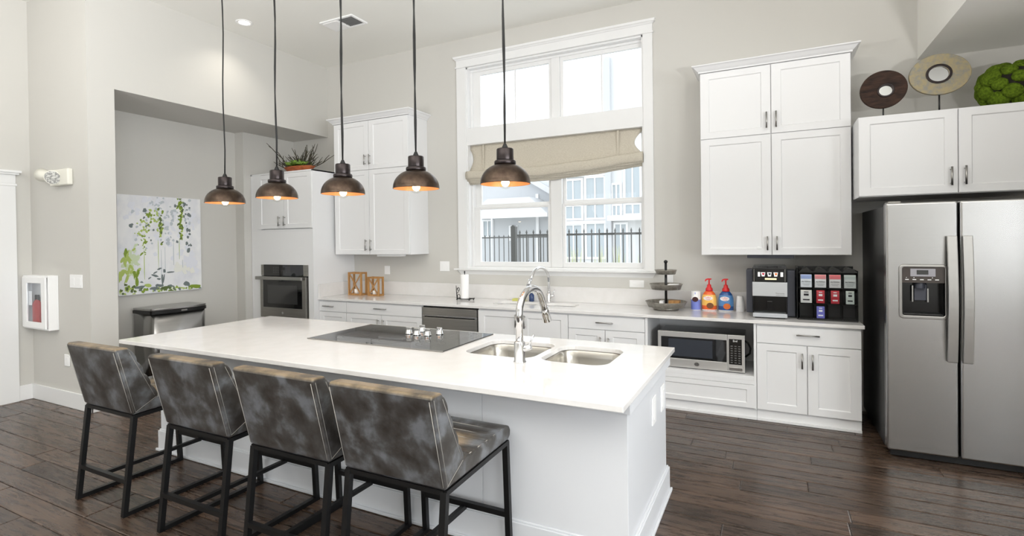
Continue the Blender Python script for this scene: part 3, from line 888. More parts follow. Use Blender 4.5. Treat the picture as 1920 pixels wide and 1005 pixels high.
mb.box(DX0, DX1, FY + .005, FY + .09, DZ0 - .003, DZ0 + .01)
part('dispenser_recess', mb, M['blackgloss'], d1)
cp = part('dispenser_panel', MB().box(DX0 + .003, DX1 - .003, FY - .002, FY + .05, 1.315, DZ1 - .004), mat('dispenser_brown', srgb(66, 58, 54), .15), d1)
mb = MB()
for i in range(5): mb.box(.89 + i * .044, .912 + i * .044, FY - .0035, FY - .0019, 1.335, 1.341)
for x in (.895, .94, 1.048): mb.box(x, x + .005, FY - .0035, FY - .0019, 1.350, 1.355)
part('dispenser_buttons', mb, M['plate'], d1)
part('dispenser_display', MB().box(.921, 1.068, FY - .006, FY - .0019, 1.362, 1.418), mat('display_grey', srgb(160, 158, 165), .4), d1)
part('dispenser_screen', MB().box(.958, 1.026, FY - .0075, FY - .0059, 1.376, 1.408), M['blackglass'], d1)
part('dispenser_paddle', MB().prism([(FY + .05, 1.30), (FY + .06, 1.18), (FY + .07, 1.18), (FY + .075, 1.31)], 'x', .955, 1.03).tube([(.985, FY + .045, 1.315), (.985, FY + .045, 1.27)], .03, 14), M['greyplastic'], d1, bevel=.003)
part('dispenser_lever', MB().box(.94, .948, FY + .05, FY + .06, 1.17, 1.29), M['nickel'], d1)
part('dispenser_lever', MB().box(1.03, 1.038, FY + .045, FY + .06, 1.17, 1.27), M['nickel'], d1)
part('drip_tray', MB().box(DX0 + .01, DX1 - .01, FY + .002, FY + .075, DZ0 + .01, DZ0 + .02), M['black'], d1, bevel=.003)
def fhandle(x0, x1):
    n = 16; pts = []
    for i in range(n + 1):
        u = i / n
        pts.append((.752 + (1.656 - .752) * u, FY - .032 - .030 * math.sin(PI * u)))
    mb = MB(); vs = []
    for z, yy in pts: vs += [(x0, yy, z), (x1, yy - .004, z), (x1, yy + .020, z), (x0, yy + .022, z)]
    fs = [(j * 4 + k, j * 4 + (k + 1) % 4, (j + 1) * 4 + (k + 1) % 4, (j + 1) * 4 + k) for j in range(n) for k in range(4)]
    fs += [(0, 1, 2, 3), (n * 4, n * 4 + 1, n * 4 + 2, n * 4 + 3)]
    mb.add(vs, fs)
    for z in (.79, 1.62): mb.box(x0 + .008, x1 - .008, FY - .03, FY + .001, z - .035, z + .035)
    return mb
M['fridge_handle'] = mat('handle_steel', srgb(188, 187, 185), 0.3, 0.8)
part('handle', fhandle(1.128, 1.186), M['fridge_handle'], d1, bevel=.006)
part('handle', fhandle(1.215, 1.272), M['fridge_handle'], d2, bevel=.006)

# ------------------------------------------------------------------ island
IX0, IX1, IY0, IY1 = -4.43, -.622, 2.478, 3.48
isl = thing('kitchen_island', 'long white kitchen island base with baseboard and end panels', 'island', (-2.5, 3.0, 0))
SBI = [(-1.868, -1.36), (-1.312, -.872)]
SYI = (2.955, 3.46)
mb = MB()
sx0, sx1, sy0, sy1 = -1.93, -.80, 2.89, 3.475
mb.box(IX0, sx0, IY0, IY1, 0, ZU - .001); mb.box(sx1, IX1, IY0, IY1, 0, ZU - .001); mb.box(sx0, sx1, IY0, sy0, 0, ZU - .001); mb.box(sx0, sx1, IY1 - .015, IY1, 0, ZU - .001)
mb.box(sx0, sx1, sy0, IY1 - .015, 0, .6)
part('body', mb, M['island'], isl)
part('apron_trim', MB().box(IX0 - .012, IX1 + .018, IY0 - .02, IY0, .818, ZU - .001).box(IX1, IX1 + .018, IY0, 3.56, .818, ZU - .001).box(IX0 - .018, IX0, IY0, 3.56, .818, ZU - .001), M['island'], isl, bevel=.002)
def ibase():
    mb = MB()
    mb.box(IX0 - .02, IX1 + .02, IY0 - .02, IY0, .001, .16); mb.box(IX1, IX1 + .02, IY0, IY1 + .02, .001, .16); mb.box(IX0 - .02, IX0, IY0, IY1 + .02, .001, .16)
    mb.box(IX0 - .012, IX1 + .012, IY0 - .012, IY0, .16, .172); mb.box(IX1, IX1 + .012, IY0, IY1 + .012, .16, .172); mb.box(IX0 - .012, IX0, IY0, IY1 + .012, .16, .172)
    mb.box(IX0 - .034, IX1 + .034, IY0 - .034, IY0 - .02, .001, .02); mb.box(IX1 + .02, IX1 + .034, IY0 - .02, IY1 + .034, .001, .02)
    return mb
part('baseboard', ibase(), M['island'], isl, bevel=.003)
for q in ((IX0, -3.06), (-3.057, -1.4315), (-1.4285, IX1)):
    part('front_panel', MB().box(q[0], q[1], IY0 - .006, IY0 - .0002, .172, .818), M['island'], isl, bevel=.001, seg=1)
for i, (x0, x1) in enumerate(((-4.42, -3.74), (-3.74, -3.06), (-3.06, -2.5), (-2.5, -1.93), (-1.93, -1.28), (-1.28, -.64))):
    dmb = MB().box(x0 + .003, x1 - .003, IY1, IY1 + .02, .12, .86)
    dd = part('door', dmb, M['island'], isl, bevel=.001, seg=1)
    xh = x1 - .06 if i % 2 == 0 else x0 + .06
    part('handle', MB().tube([(xh, IY1 + .05, .60), (xh, IY1 + .05, .74)], .007, 8).tube([(xh, IY1 + .05, .62), (xh, IY1 + .019, .62)], .005, 8).tube([(xh, IY1 + .05, .72), (xh, IY1 + .019, .72)], .005, 8), M['nickel'], dd)
it = thing('island_countertop', 'white quartz island top with cooktop and sink cut in', 'countertop', (-2.6, 2.97, ZU))
holes = [rrect(a, b, SYI[0], SYI[1], .10) for a, b in SBI]
part('slab', MB().plate([(-4.625, 2.275), (-.590, 2.275), (-.590, 3.665), (-4.625, 3.665)], holes, 'z', ZU, .915), M['quartz'], it, bevel=.003)
make_sink('stainless double sink set into the island top', SBI, SYI[0], SYI[1], (-1.37, 3.2, ZU - .2), 'undermount double sinks')

# cooktop
ct = thing('cooktop', 'black glass electric cooktop with chrome knobs on the island', 'cooktop', (-2.6, 3.24, .915))
part('glass_top', MB().box(-3.232, -1.976, 2.90, 3.60, .9155, .9225), M['cooktop'], ct, bevel=.002)
part('steel_edge', MB().box(-3.236, -1.972, 2.893, 2.8998, .9155, .9235), M['nickel'], ct)
part('steel_edge', MB().box(-3.236, -1.972, 3.6002, 3.606, .9155, .9235), M['nickel'], ct)
def ring(cx, cy, r, w_=.004):
    n = 40; vs = []
    for k in range(n):
        a = 2 * PI * k / n
        for q in (r - w_, r): vs.append((cx + q * math.cos(a), cy + q * math.sin(a), .92275))
    return vs, [(2 * k, 2 * k + 1, (2 * k + 3) % (2 * n), (2 * k + 2) % (2 * n)) for k in range(n)]
burn = mat('burner_print', srgb(74, 74, 74), .2)
for cx, cy, r in ((-2.95, 3.09, .13), (-2.95, 3.43, .10), (-2.58, 3.10, .15), (-2.20, 3.08, .11), (-2.16, 3.42, .14)):
    mb = MB(); mb.add(*ring(cx, cy, r)); mb.add(*ring(cx, cy, r * .62, .003))
    part('burner_ring', mb, burn, ct)
for cx, cy in ((-2.60, 3.345), (-2.51, 3.33), (-2.415, 3.34), (-2.36, 3.425), (-2.565, 3.475)):
    k = part('knob', MB().lathe([(.030, 0), (.031, .006), (.026, .010), (.024, .030), (.020, .034), (0, .034)], (cx, cy, .923), 20), M['chrome'], ct)
    part('knob_grip', MB().box(cx - .026, cx + .026, cy - .006, cy + .006, .955, .978), M['chrome'], k, bevel=.004)

# faucets
def arc_faucet(name, label, base_, tip, apex, r, body_r, handle_dir, hh, group):
    t = thing(name, label, 'faucet', base_, group)
    bx, by, bz = base_
    part('base', MB().lathe([(body_r * 1.16, 0), (body_r * 1.16, .008), (body_r, .012), (body_r, hh), (body_r * .9, hh + .006), (r, hh + .012)], (bx, by, bz), 28), M['chrome'], t)
    # gooseneck in the vertical plane base -> tip
    hx, hy = tip[0] - bx, tip[1] - by
    L_ = math.hypot(hx, hy); hx /= L_; hy /= L_
    P = [(0, bz + hh), (0, apex - .15)]
    n = 16
    rx = L_ * .42; rz = .15
    for k in range(1, n + 1):
        a = PI - (PI * .86) * k / n
        P.append((rx + rx * math.cos(a), apex - .15 + rz * math.sin(a)))
    pe = P[-1]
    P.append((L_ * .5 + pe[0] * .5 + .0, (pe[1] * .55 + tip[2] * .45)))
    part('gooseneck', MB().tube([(bx + hx * s_, by + hy * s_, z) for s_, z in P], r, 16), M['chrome'], t)
    e = P[-1]
    part('spray_head', MB().tube([(bx + hx * e[0], by + hy * e[0], e[1] + .01), (bx + hx * (e[0] * .8 + L_ * .2), by + hy * (e[0] * .8 + L_ * .2), e[1] * .8 + tip[2] * .2), tip], [r * 1.05, r * 1.15, r * 1.45], 18), M['chrome'], t)
    dx, dy = handle_dir
    hz = bz + hh * .72
    part('handle', MB().tube([(bx, by, hz - .01), (bx + dx * body_r * 2.1, by + dy * body_r * 2.1, hz + .012)], body_r * .62, 16).tube([(bx + dx * body_r * 1.7, by + dy * body_r * 1.7, hz + .01), (bx + dx * body_r * 2.6, by + dy * body_r * 2.6, hz + .085)], body_r * .18, 10), M['chrome'], t)
    return t
arc_faucet('kitchen_faucet', 'tall chrome gooseneck faucet at the island sink', (-1.376, 2.849, .915), (-1.37, 3.275, 1.112), 1.352, .0225, .034, (.96, .25), .122, 'chrome gooseneck faucets')
arc_faucet('kitchen_faucet', 'chrome gooseneck faucet behind the back sink', (-2.388, 5.775, .915), (-2.49, 5.40, 1.135), 1.338, .017, .03, (.98, -.1), .10, 'chrome gooseneck faucets')

# outlets and switches
def plate_y(name, label, x0, x1, z0, z1, yf, kind, cat='outlet'):
    t = thing(name, label, cat, ((x0 + x1) / 2, yf, (z0 + z1) / 2), 'white wall plates')
    part('cover_plate', MB().box(x0, x1, yf - .008, yf - .0003, z0, z1), M['plate'], t, bevel=.003)
    n = 2 if kind == 'double' else 1
    for i in range(n):
        mb = MB()
        cx = x0 + (x1 - x0) * (i + .5) / n
        wx = (x1 - x0) / n * .28
        if kind == 'h':
            mb.box(x0 + (x1 - x0) * .25, x1 - (x1 - x0) * .25, yf - .0105, yf - .008, z0 + (z1 - z0) * .32, z1 - (z1 - z0) * .32)
        else:
            mb.box(cx - wx, cx + wx, yf - .0105, yf - .008, z0 + (z1 - z0) * .22, z1 - (z1 - z0) * .22)
        part('insert', mb, M['plate'], t, bevel=.001, seg=1)
plate_y('wall_outlet', 'white outlet behind the wooden lanterns', -4.98, -4.885, 1.20, 1.32, YW, 's')
plate_y('light_switch', 'white double switch plate left of the kitchen window', -4.02, -3.868, 1.258, 1.392, YW, 'double', 'switch')
plate_y('wall_outlet', 'horizontal white outlet plate under the window sill', -1.435, -1.27, 1.113, 1.195, YW, 'h')
plate_y('wall_outlet', 'white outlet behind the tiered tray stand', -1.04, -.955, 1.165, 1.295, YW, 's')
plate_y('light_switch', 'white double switch plate beside the fire extinguisher cabinet', -6.43, -6.19, 1.235, 1.37, 2.735, 'double', 'switch')
plate_y('wall_outlet', 'low white outlet on the pale wall behind the first stool', -6.57, -6.47, .42, .54, 2.735, 's')
for nm, lb, y0, y1, z0, z1, kd in (('wall_outlet', 'white outlet on the island end panel, nearer the camera', 3.03, 3.13, .575, .735, 'o'), ('light_switch', 'white plate on the island end panel, farther from the camera', 3.30, 3.41, .575, .735, 's')):
    t = thing(nm, lb, 'outlet' if kd == 'o' else 'switch', (IX1, (y0 + y1) / 2, .65), 'white wall plates')
    part('cover_plate', MB().box(IX1 + .0003, IX1 + .008, y0, y1, z0, z1), M['plate'], t, bevel=.003)
    part('insert', MB().box(IX1 + .008, IX1 + .0105, y0 + .03, y1 - .03, z0 + .03, z1 - .03), M['plate'], t, bevel=.001, seg=1)

# ------------------------------------------------------------------ bar stools
def scallop(p0, p1, n, depth, nrm):
    """points from p0 to p1 with n soft channels"""
    out = []
    for i in range(n):
        for k in range(6):
            u = (i + k / 6) / n
            b_ = math.sin(PI * k / 6) ** .6 if k else 0
            out.append((p0[0] + (p1[0] - p0[0]) * u + nrm[0] * depth * b_, p0[1] + (p1[1] - p0[1]) * u + nrm[1] * depth * b_))
    return out
def stool_proto():
    t = thing('bar_stool', 'stool', 'bar stool', (0, 0, 0), 'leather bar stools along the island')
    W = .2825; q = .030
    w2 = W - q / 2
    for sx in (-1, 1):
        x = sx * w2
        part('rear_leg', MB().bar((x, -.328, .0), (x, -.262, .60), q, q * .9, (0, 1, 0)), M['blackmetal'], t)
        part('front_leg', MB().bar((x, .330, .0), (x, .300, .615), q, q * .9, (0, 1, 0)), M['blackmetal'], t)
        part('runner', MB().box(x - q / 2, x + q / 2, -.33, .33, .001, .026), M['blackmetal'], t)
        part('seat_rail', MB().bar((x, -.27, .597), (x, .31, .612), q, .022), M['blackmetal'], t)
    part('stretcher', MB().box(-w2, w2, -.319, -.293, .195, .222), M['blackmetal'], t)
    part('footrest', MB().box(-w2, w2, .308, .336, .212, .240), M['blackmetal'], t)
    part('centre_bar', MB().box(-.013, .013, -.30, .32, .199, .222), M['blackmetal'], t)
    part('cross_rail', MB().box(-w2, w2, -.275, -.250, .586, .608), M['blackmetal'], t)
    part('cross_rail', MB().box(-w2, w2, .285, .31, .601, .623), M['blackmetal'], t)
    # seat with channels running side to side
    prof = [(-.275, .610), (.312, .624), (.335, .640), (.338, .668), (.325, .690)]
    prof += scallop((.318, .694), (-.135, .688), 6, .007, (0, 1)) + [(-.135, .688)]
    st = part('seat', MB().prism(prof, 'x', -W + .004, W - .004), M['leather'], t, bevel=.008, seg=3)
    # backrest
    prof = [(-.276, .612), (-.372, 1.020), (-.366, 1.036), (-.300, 1.034), (-.288, 1.022)]
    prof += scallop((-.286, 1.016), (-.128, .688), 4, .012, (.9, .43)) + [(-.128, .688)]
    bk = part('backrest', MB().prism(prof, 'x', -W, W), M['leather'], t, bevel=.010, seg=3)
    for sx in (-1, 1):
        x = sx * (W - .010)
        part('stitching', MB().tube([(x, -.2805, .625), (x, -.3735, 1.012)], .0016, 6), M['stitch'], bk)
        xo = sx * (W - .0006)
        part('stitching', MB().tube([(xo, -.262, .628), (xo, -.354, 1.014)], .0013, 6), M['stitch'], bk)
        part('stitching', MB().tube([(xo, -.262, .624), (xo, -.140, .690)], .0013, 6), M['stitch'], bk)
        part('stitching', MB().tube([(xo, -.150, .702), (xo, -.292, 1.004)], .0013, 6), M['stitch'], bk)
    for i in range(1, 6):
        u = i / 6
        yy, zz = .318 + (-.135 - .318) * u, .694 + (.688 - .694) * u
        part('stitching', MB().tube([(-W + .016, yy - .022, zz + .0012), (-W * .5, yy - .004, zz + .0015), (0, yy, zz + .0015), (W * .5, yy - .004, zz + .0015), (W - .016, yy - .022, zz + .0012)], .0018, 6), M['stitch'], st)
    for sx in (-1, 1): part('stitching', MB().tube([(sx * (W - .012), .31, .6955), (sx * (W - .012), -.13, .6905)], .0018, 6), M['stitch'], st)
    return t
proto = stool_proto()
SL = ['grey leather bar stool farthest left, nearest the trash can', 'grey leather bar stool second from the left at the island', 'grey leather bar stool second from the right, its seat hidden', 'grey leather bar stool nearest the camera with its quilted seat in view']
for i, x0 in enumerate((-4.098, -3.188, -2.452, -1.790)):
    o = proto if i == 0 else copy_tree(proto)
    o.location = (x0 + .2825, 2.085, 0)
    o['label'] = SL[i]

# ------------------------------------------------------------------ pendants
def pendant_proto():
    t = thing('pendant_lamp', 'pendant', 'pendant lamp', (0, 0, 0), 'bronze dome pendants over the island')
    R = .162
    outer = []
    for k in range(13):
        a = PI / 2 * k / 12
        outer.append((max(.058, R * math.cos(a * .94)), .128 * math.sin(a)))
    sh = part('shade', MB().lathe([(R - .001, -.004), (R + .001, -.002)] + outer, (0, 0, 0), 48, closed=True), M['bronze'], t)
    sm = sh.modifiers.new('solid', 'SOLIDIFY'); sm.thickness = .002; sm.offset = -1
    inner = [(R - .004, -.0035)] + [(max(.052, r - .005), z - .004) for r, z in outer[1:]]
    part('shade_lining', MB().lathe(inner, (0, 0, 0), 48, closed=True), M['copper_in'], t)
    part('collar', MB().lathe([(.0, .122), (.068, .122), (.070, .126), (.070, .142), (.066, .147), (0, .147)], (0, 0, 0), 36), M['darkbronze'], t)
    part('socket_cap', MB().lathe([(0, .147), (.054, .147), (.055, .152), (.055, .218), (.051, .224), (.0, .226)], (0, 0, 0), 36), M['darkbronze'], t)
    part('strain_relief', MB().lathe([(.022, .224), (.018, .236), (.009, .256), (.005, .258), (0, .258)], (0, 0, 0), 20), M['cord'], t)
    bu = part('bulb', MB().lathe([(.016, .10), (.018, .075), (.030, .052), (.043, .027), (.047, .006), (.043, -.012), (.030, -.028), (.012, -.035), (0, -.036)], (0, 0, 0), 28), M['bulb'], t)
    part('filament', MB().ellipsoid((0, 0, .008), .026, .026, .028, 18, 12), M['filament'], bu)
    return t
pp = pendant_proto()
PL = ['bronze dome pendant farthest left, in front of the niche', 'bronze dome pendant in front of the oven cabinet', 'bronze dome pendant in the middle of the row of five', 'bronze dome pendant in front of the left wall cabinet\'s right edge', 'bronze dome pendant farthest right, in front of the window shade']
for i, (x, z) in enumerate(((-4.302, 2.027), (-3.640, 2.040), (-2.914, 2.036), (-2.227, 2.038), (-1.522, 2.028))):
    o = pp if i == 0 else copy_tree(pp)
    o.location = (x, 2.97, z); o['label'] = PL[i]
    rd = random.Random(i)
    wob = [(.004 * math.sin(k * 1.3 + i), .004 * math.cos(k + i), .255 + (ZC - z - .255) * k / 10) for k in range(11)]
    wob[0] = (0, 0, .25); wob[10] = (0, 0, ZC - z - .02)
    c = bpy.data.objects.new('cord', MB().tube(wob, .0055, 8).mesh('cord')); COL.objects.link(c); c.parent = o; c.data.materials.append(M['cord'])
    c = bpy.data.objects.new('canopy', MB().lathe([(.06, 0), (.06, -.012), (.02, -.03), (0, -.03)], (0, 0, ZC - z), 24).mesh('canopy')); COL.objects.link(c); c.parent = o; c.data.materials.append(M['darkbronze'])

# ------------------------------------------------------------------ ceiling fittings
def downlight(x, y, label, power):
    t = thing('recessed_light', label, 'downlight', (x, y, ZC), 'recessed ceiling lights')
    part('trim_ring', MB().lathe([(.062, -.001), (.062, -.006), (.086, -.010), (.094, -.006), (.094, -.0005)], (x, y, ZC), 32, closed=True), M['plate'], t)
    part('lens', MB().lathe([(0, -.004), (.062, -.004), (.062, -.001), (0, -.001)], (x, y, ZC), 28), M['lamp_white'], t)
    l = bpy.data.lights.new('recessed_lamp', 'SPOT'); l.energy = power; l.spot_size = math.radians(125); l.spot_blend = .8; l.shadow_soft_size = .06; l.color = (1.0, .93, .82)
    o = bpy.data.objects.new('recessed_lamp', l); COL.objects.link(o); o.parent = t; o.location = (0, 0, -.02)
downlight(-5.656, 4.187, 'lit round recessed ceiling light near the niche header', 22)
# added fill torchieres, unseen beside and behind the camera: they light the ceiling
UPLIGHT_FILL = 230
for x, y, lb in ((-3.7, -.9, 'added bronze torchiere fill lamp, unseen left of the camera, nearest the stools'), (-1.4, -1.3, 'added bronze torchiere fill lamp, unseen behind the camera'), (1.7, .6, 'added bronze torchiere fill lamp, unseen right of the camera')):
    t = thing('added_floor_lamp', lb, 'floor lamp', (x, y, 0), 'added torchiere fill lamps out of view')
    part('base', MB().lathe([(.15, 0.001), (.15, .02), (.03, .035), (0, .035)], (x, y, 0), 28), M['darkbronze'], t)
    part('pole', MB().tube([(x, y, .03), (x, y, 1.72)], .013, 12), M['darkbronze'], t)
    part('bowl', MB().lathe([(.03, 1.70), (.10, 1.73), (.19, 1.80), (.21, 1.85), (.205, 1.85), (.18, 1.805), (.09, 1.745), (0, 1.735)], (x, y, 0), 32, closed=True), M['darkbronze'], t)
    l = bpy.data.lights.new('torchiere_fill', 'AREA'); l.shape = 'DISK'; l.size = .34; l.energy = UPLIGHT_FILL; l.color = (1.0, .99, .975)
    o = bpy.data.objects.new('torchiere_fill', l); COL.objects.link(o); o.parent = t; o.location = (0, 0, 1.83); o.rotation_euler = (PI, 0, 0)
v = thing('ceiling_vent', 'white ceiling air vent with a dark louvred grille', 'vent', (-4.615, 4.745, ZC))
part('frame', MB().plate([(-4.87, 4.61), (-4.355, 4.61), (-4.355, 4.885), (-4.87, 4.885)], [[(-4.60, 4.64), (-4.385, 4.64), (-4.385, 4.855), (-4.60, 4.855)]], 'z', ZC - .016, ZC - .0005), M['plate'], v, bevel=.003)
part('blank_panel', MB().box(-4.84, -4.62, 4.64, 4.855, ZC - .022, ZC - .0162), M['plate'], v, bevel=.002)
part('duct', MB().box(-4.60, -4.385, 4.64, 4.855, ZC - .003, ZC - .0006), M['black'], v)
mb = MB()
for k in range(9):
    x = -4.592 + k * .0245
    mb.prism([(x, ZC - .014), (x + .003, ZC - .014), (x + .012, ZC - .004), (x + .009, ZC - .004)], 'y', 4.64, 4.855)
mb.box(-4.60, -4.385, 4.70, 4.704, ZC - .016, ZC - .01).box(-4.60, -4.385, 4.785, 4.789, ZC - .016, ZC - .01)
part('louvres', mb, M['slot'], v, kind='stuff')

# ------------------------------------------------------------------ microwave
MY = 5.235; MX0, MX1, MZ0, MZ1 = -1.003, -.217, .408, .752
mw = thing('microwave', 'stainless countertop microwave on the open cabinet shelf', 'microwave', (-.61, MY, .398))
part('body', MB().box(MX0 + .004, MX1 - .004, MY + .03, MY + .40, MZ0, MZ1 - .004), M['blackgloss'], mw, bevel=.005)
for x in (MX0 + .04, MX1 - .09): part('foot', MB().box(x, x + .05, MY + .06, MY + .11, .3985, .408), M['black'], mw)
XD = -.367
dd = part('door', MB().plate([(MX0, MZ0), (XD - .001, MZ0), (XD - .001, MZ1), (MX0, MZ1)], [[(MX0 + .03, .492), (XD - .006, .492), (XD - .006, .700), (MX0 + .03, .700)]], 'y', MY, MY + .03), M['steel_light'], mw, bevel=.002)
part('door_glass', MB().box(MX0 + .03, XD - .006, MY + .002, MY + .028, .492, .700), M['blackglass'], dd)
part('window', MB().box(MX0 + .10, XD - .13, MY + .0008, MY + .0019, .515, .682), mat('microwave_window', srgb(48, 52, 60), .08, 0, .8), dd)
part('badge', MB().prism([(-.640 + .024 * math.cos(2 * PI * k / 24), .450 + .019 * math.sin(2 * PI * k / 24)) for k in range(24)], 'y', MY - .003, MY), M['nickel'], dd, bevel=.001)
cpn = part('control_column', MB().box(XD + .001, MX1, MY, MY + .03, MZ0, MZ1), M['steel_light'], mw, bevel=.002)
cpp = part('control_panel', MB().box(XD + .015, MX1 - .025, MY - .001, MY + .002, .478, .715), M['blackglass'], cpn)
mb = MB()
for i in range(3):
    for j in range(8):
        mb.box(-.338 + i * .033, -.320 + i * .033, MY - .0022, MY - .0011, .492 + j * .022, .499 + j * .022)
part('keypad', mb, M['slot'], cpn, kind='stuff')
part('display_text', text_mb('End', .026, (-.318, MY - .002, .690)), M['plate'], cpn)
part('open_button', MB().box(-.352, -.236, MY - .003, MY + .001, .420, .452), M['steel'], cpn, bevel=.002)
mb = MB().tube([(MX1 - .004, MY + .10, .69), (MX1 + .025, MY + .10, .67), (MX1 + .045, MY + .11, .62), (MX1 + .04, MY + .12, .57), (MX1 - .002, MY + .13, .53)], .009, 10)
part('power_cord', mb, M['black'], mw)

# ------------------------------------------------------------------ things on the back worktop
Z = .9152
# coffee machine
CX0, CX1, CY = -.150, .137, 5.30
cm = thing('coffee_machine', 'black and silver coffee machine on the back worktop', 'coffee machine', (0, CY, Z))
part('body', MB().box(CX0 + .0, CX1 - .0, CY + .10, CY + .40, Z + .012, 1.385), M['black'], cm, bevel=.008)
part('side_housing', MB().box(-.207, CX0 - .001, CY + .14, CY + .38, Z + .03, 1.357), M['greyplastic'], cm, bevel=.006)
part('side_housing', MB().box(CX1 + .001, .205, CY + .13, CY + .38, Z + .01, 1.352), M['greyplastic'], cm, bevel=.006)
tp = part('screen_housing', MB().box(CX0 + .002, CX1 - .002, CY + .004, CY + .099, 1.25, 1.378), M['blackgloss'], cm, bevel=.004)
part('lid', MB().prism([(CY + .012, 1.3785), (CY + .05, 1.398), (CY + .36, 1.398), (CY + .38, 1.386)], 'x', CX0 + .008, CX1 - .008), M['blackgloss'], cm, bevel=.004)
for x in (CX0 + .012, CX1 - .02): part('front_trim', MB().box(x, x + .004, CY + .001, CY + .004, 1.255, 1.37), M['nickel'], tp)
cupw = mat('cup_print_white', srgb(235, 235, 235), .3, emit=(1, 1, 1, 1), estr=.25)
for i, (cx, cc) in enumerate(((-.060, srgb(170, 40, 60)), (-.008, srgb(30, 36, 52)), (.044, srgb(196, 110, 50)))):
    ic = part('cup_icon', MB().prism([(cx - .019, 1.340), (cx + .019, 1.340), (cx + .012, 1.302), (cx - .012, 1.302)], 'y', CY + .0022, CY + .0039), cupw, tp)
    part('cup_fill', MB().prism([(cx - .010, 1.333), (cx + .013, 1.333), (cx + .008, 1.315), (cx - .004, 1.315)], 'y', CY + .0008, CY + .0021), mat('icon_colour', cc, .3, emit=cc, estr=.5), ic)
part('icon_strip', MB().box(-.104, -.085, CY + .0022, CY + .0039, 1.300, 1.342), cupw, tp)
part('icon_strip', MB().box(.082, .104, CY + .0022, CY + .0039, 1.300, 1.342), cupw, tp)
part('screen_bar', MB().box(-.045, .050, CY + .0022, CY + .0039, 1.272, 1.287), mat('screen_bar_cream', srgb(246, 232, 180), .3, emit=srgb(246, 232, 180), estr=.7), tp)
sp = part('front_panel', MB().box(CX0, CX1, CY, CY + .099, 1.120, 1.249), mat('silver_plastic', srgb(205, 208, 211), .28, .35), cm, bevel=.003)
part('lettering', text_mb('Thermone', .017, (.040, CY - .0012, 1.143)), M['slot'], sp)
part('underline', MB().box(.045, .115, CY - .0012, CY - .0002, 1.130, 1.1325), M['slot'], sp)
part('cup_bay', MB().box(CX0 + .002, CX0 + .012, CY + .005, CY + .099, .965, 1.119).box(CX1 - .012, CX1 - .002, CY + .005, CY + .099, .965, 1.119).box(CX0 + .012, CX1 - .012, CY + .088, CY + .099, .965, 1.119), M['blackgloss'], cm)
part('spout', MB().box(-.032, .018, CY + .02, CY + .088, 1.00, 1.075), M['blackgloss'], cm, bevel=.006)
part('drip_tray', MB().box(CX0 + .002, CX1 - .002, CY - .004, CY + .099, .927, .963), mat('silver_tray', srgb(196, 199, 204), .3, .4), cm, bevel=.003)
part('foot', MB().box(CX0 + .02, CX1 - .02, CY + .02, CY + .38, Z, Z + .0125), M['black'], cm)

# tea organiser: four columns by three rows of clear bins
TY = 5.335; TX0, TX1, TZ0, TZ1 = .232, .676, Z + .012, 1.338
to = thing('tea_organizer', 'black rack with twelve clear bins holding tea packets', 'organizer', (.45, TY, Z))
part('base', MB().box(TX0 - .01, TX1 + .002, TY + .0, TY + .30, Z, Z + .012), M['black'], to)
part('side_panel', MB().box(TX0 - .022, TX0 - .004, TY + .02, TY + .31, Z, 1.39), M['blackgloss'], to, bevel=.008)
part('side_panel', MB().box(TX1 + .001, TX1 + .006, TY + .02, TY + .31, Z, 1.36), M['blackgloss'], to)
part('back_panel', MB().box(TX0 - .004, TX1 + .001, TY + .29, TY + .31, Z + .012, 1.385), M['black'], to)
cw = (TX1 - TX0) / 4; rz = [TZ0, 1.061, 1.201, TZ1]
for i in range(4):
    x0, x1 = TX0 + i * cw, TX0 + (i + 1) * cw
    arc = [(x0, 1.34)] + [(x0 + cw * k / 8, 1.345 + .038 * math.sin(PI * k / 8)) for k in range(9)] + [(x1, 1.34)]
    part('hood', MB().prism(arc, 'y', TY + .03, TY + .289), M['blackgloss'], to)
    for j in range(3):
        z0, z1 = rz[j], rz[j + 1]
        mb = MB()
        e = .003; zl = z0 + (z1 - z0) * .80
        mb.box(x0 + e, x1 - e, TY, TY + .003, z0 + e, zl)           # front pane with lowered lip
        b_ = part('bin_front', mb, M['clear'], to)
        mb = MB().box(x0 + e, x1 - e, TY + .003, TY + .16, z0 + .001, z0 + e + .002).box(x0 + .001, x0 + e, TY - .001, TY + .16, z0 + .001, z1 - .012).box(x1 - e, x1 - .001, TY - .001, TY + .16, z0 + .001, z1 - .012)
        mb.box(x0 + .001, x1 - .001, TY - .002, TY + .003, z0 + .0005, z0 + .007)
        part('bin_tray', mb, M['smoke'], to)
        part('bin_back', MB().box(x0 + e, x1 - e, TY + .16, TY + .164, z0 + .002, z1 - .002), M['black'], to)
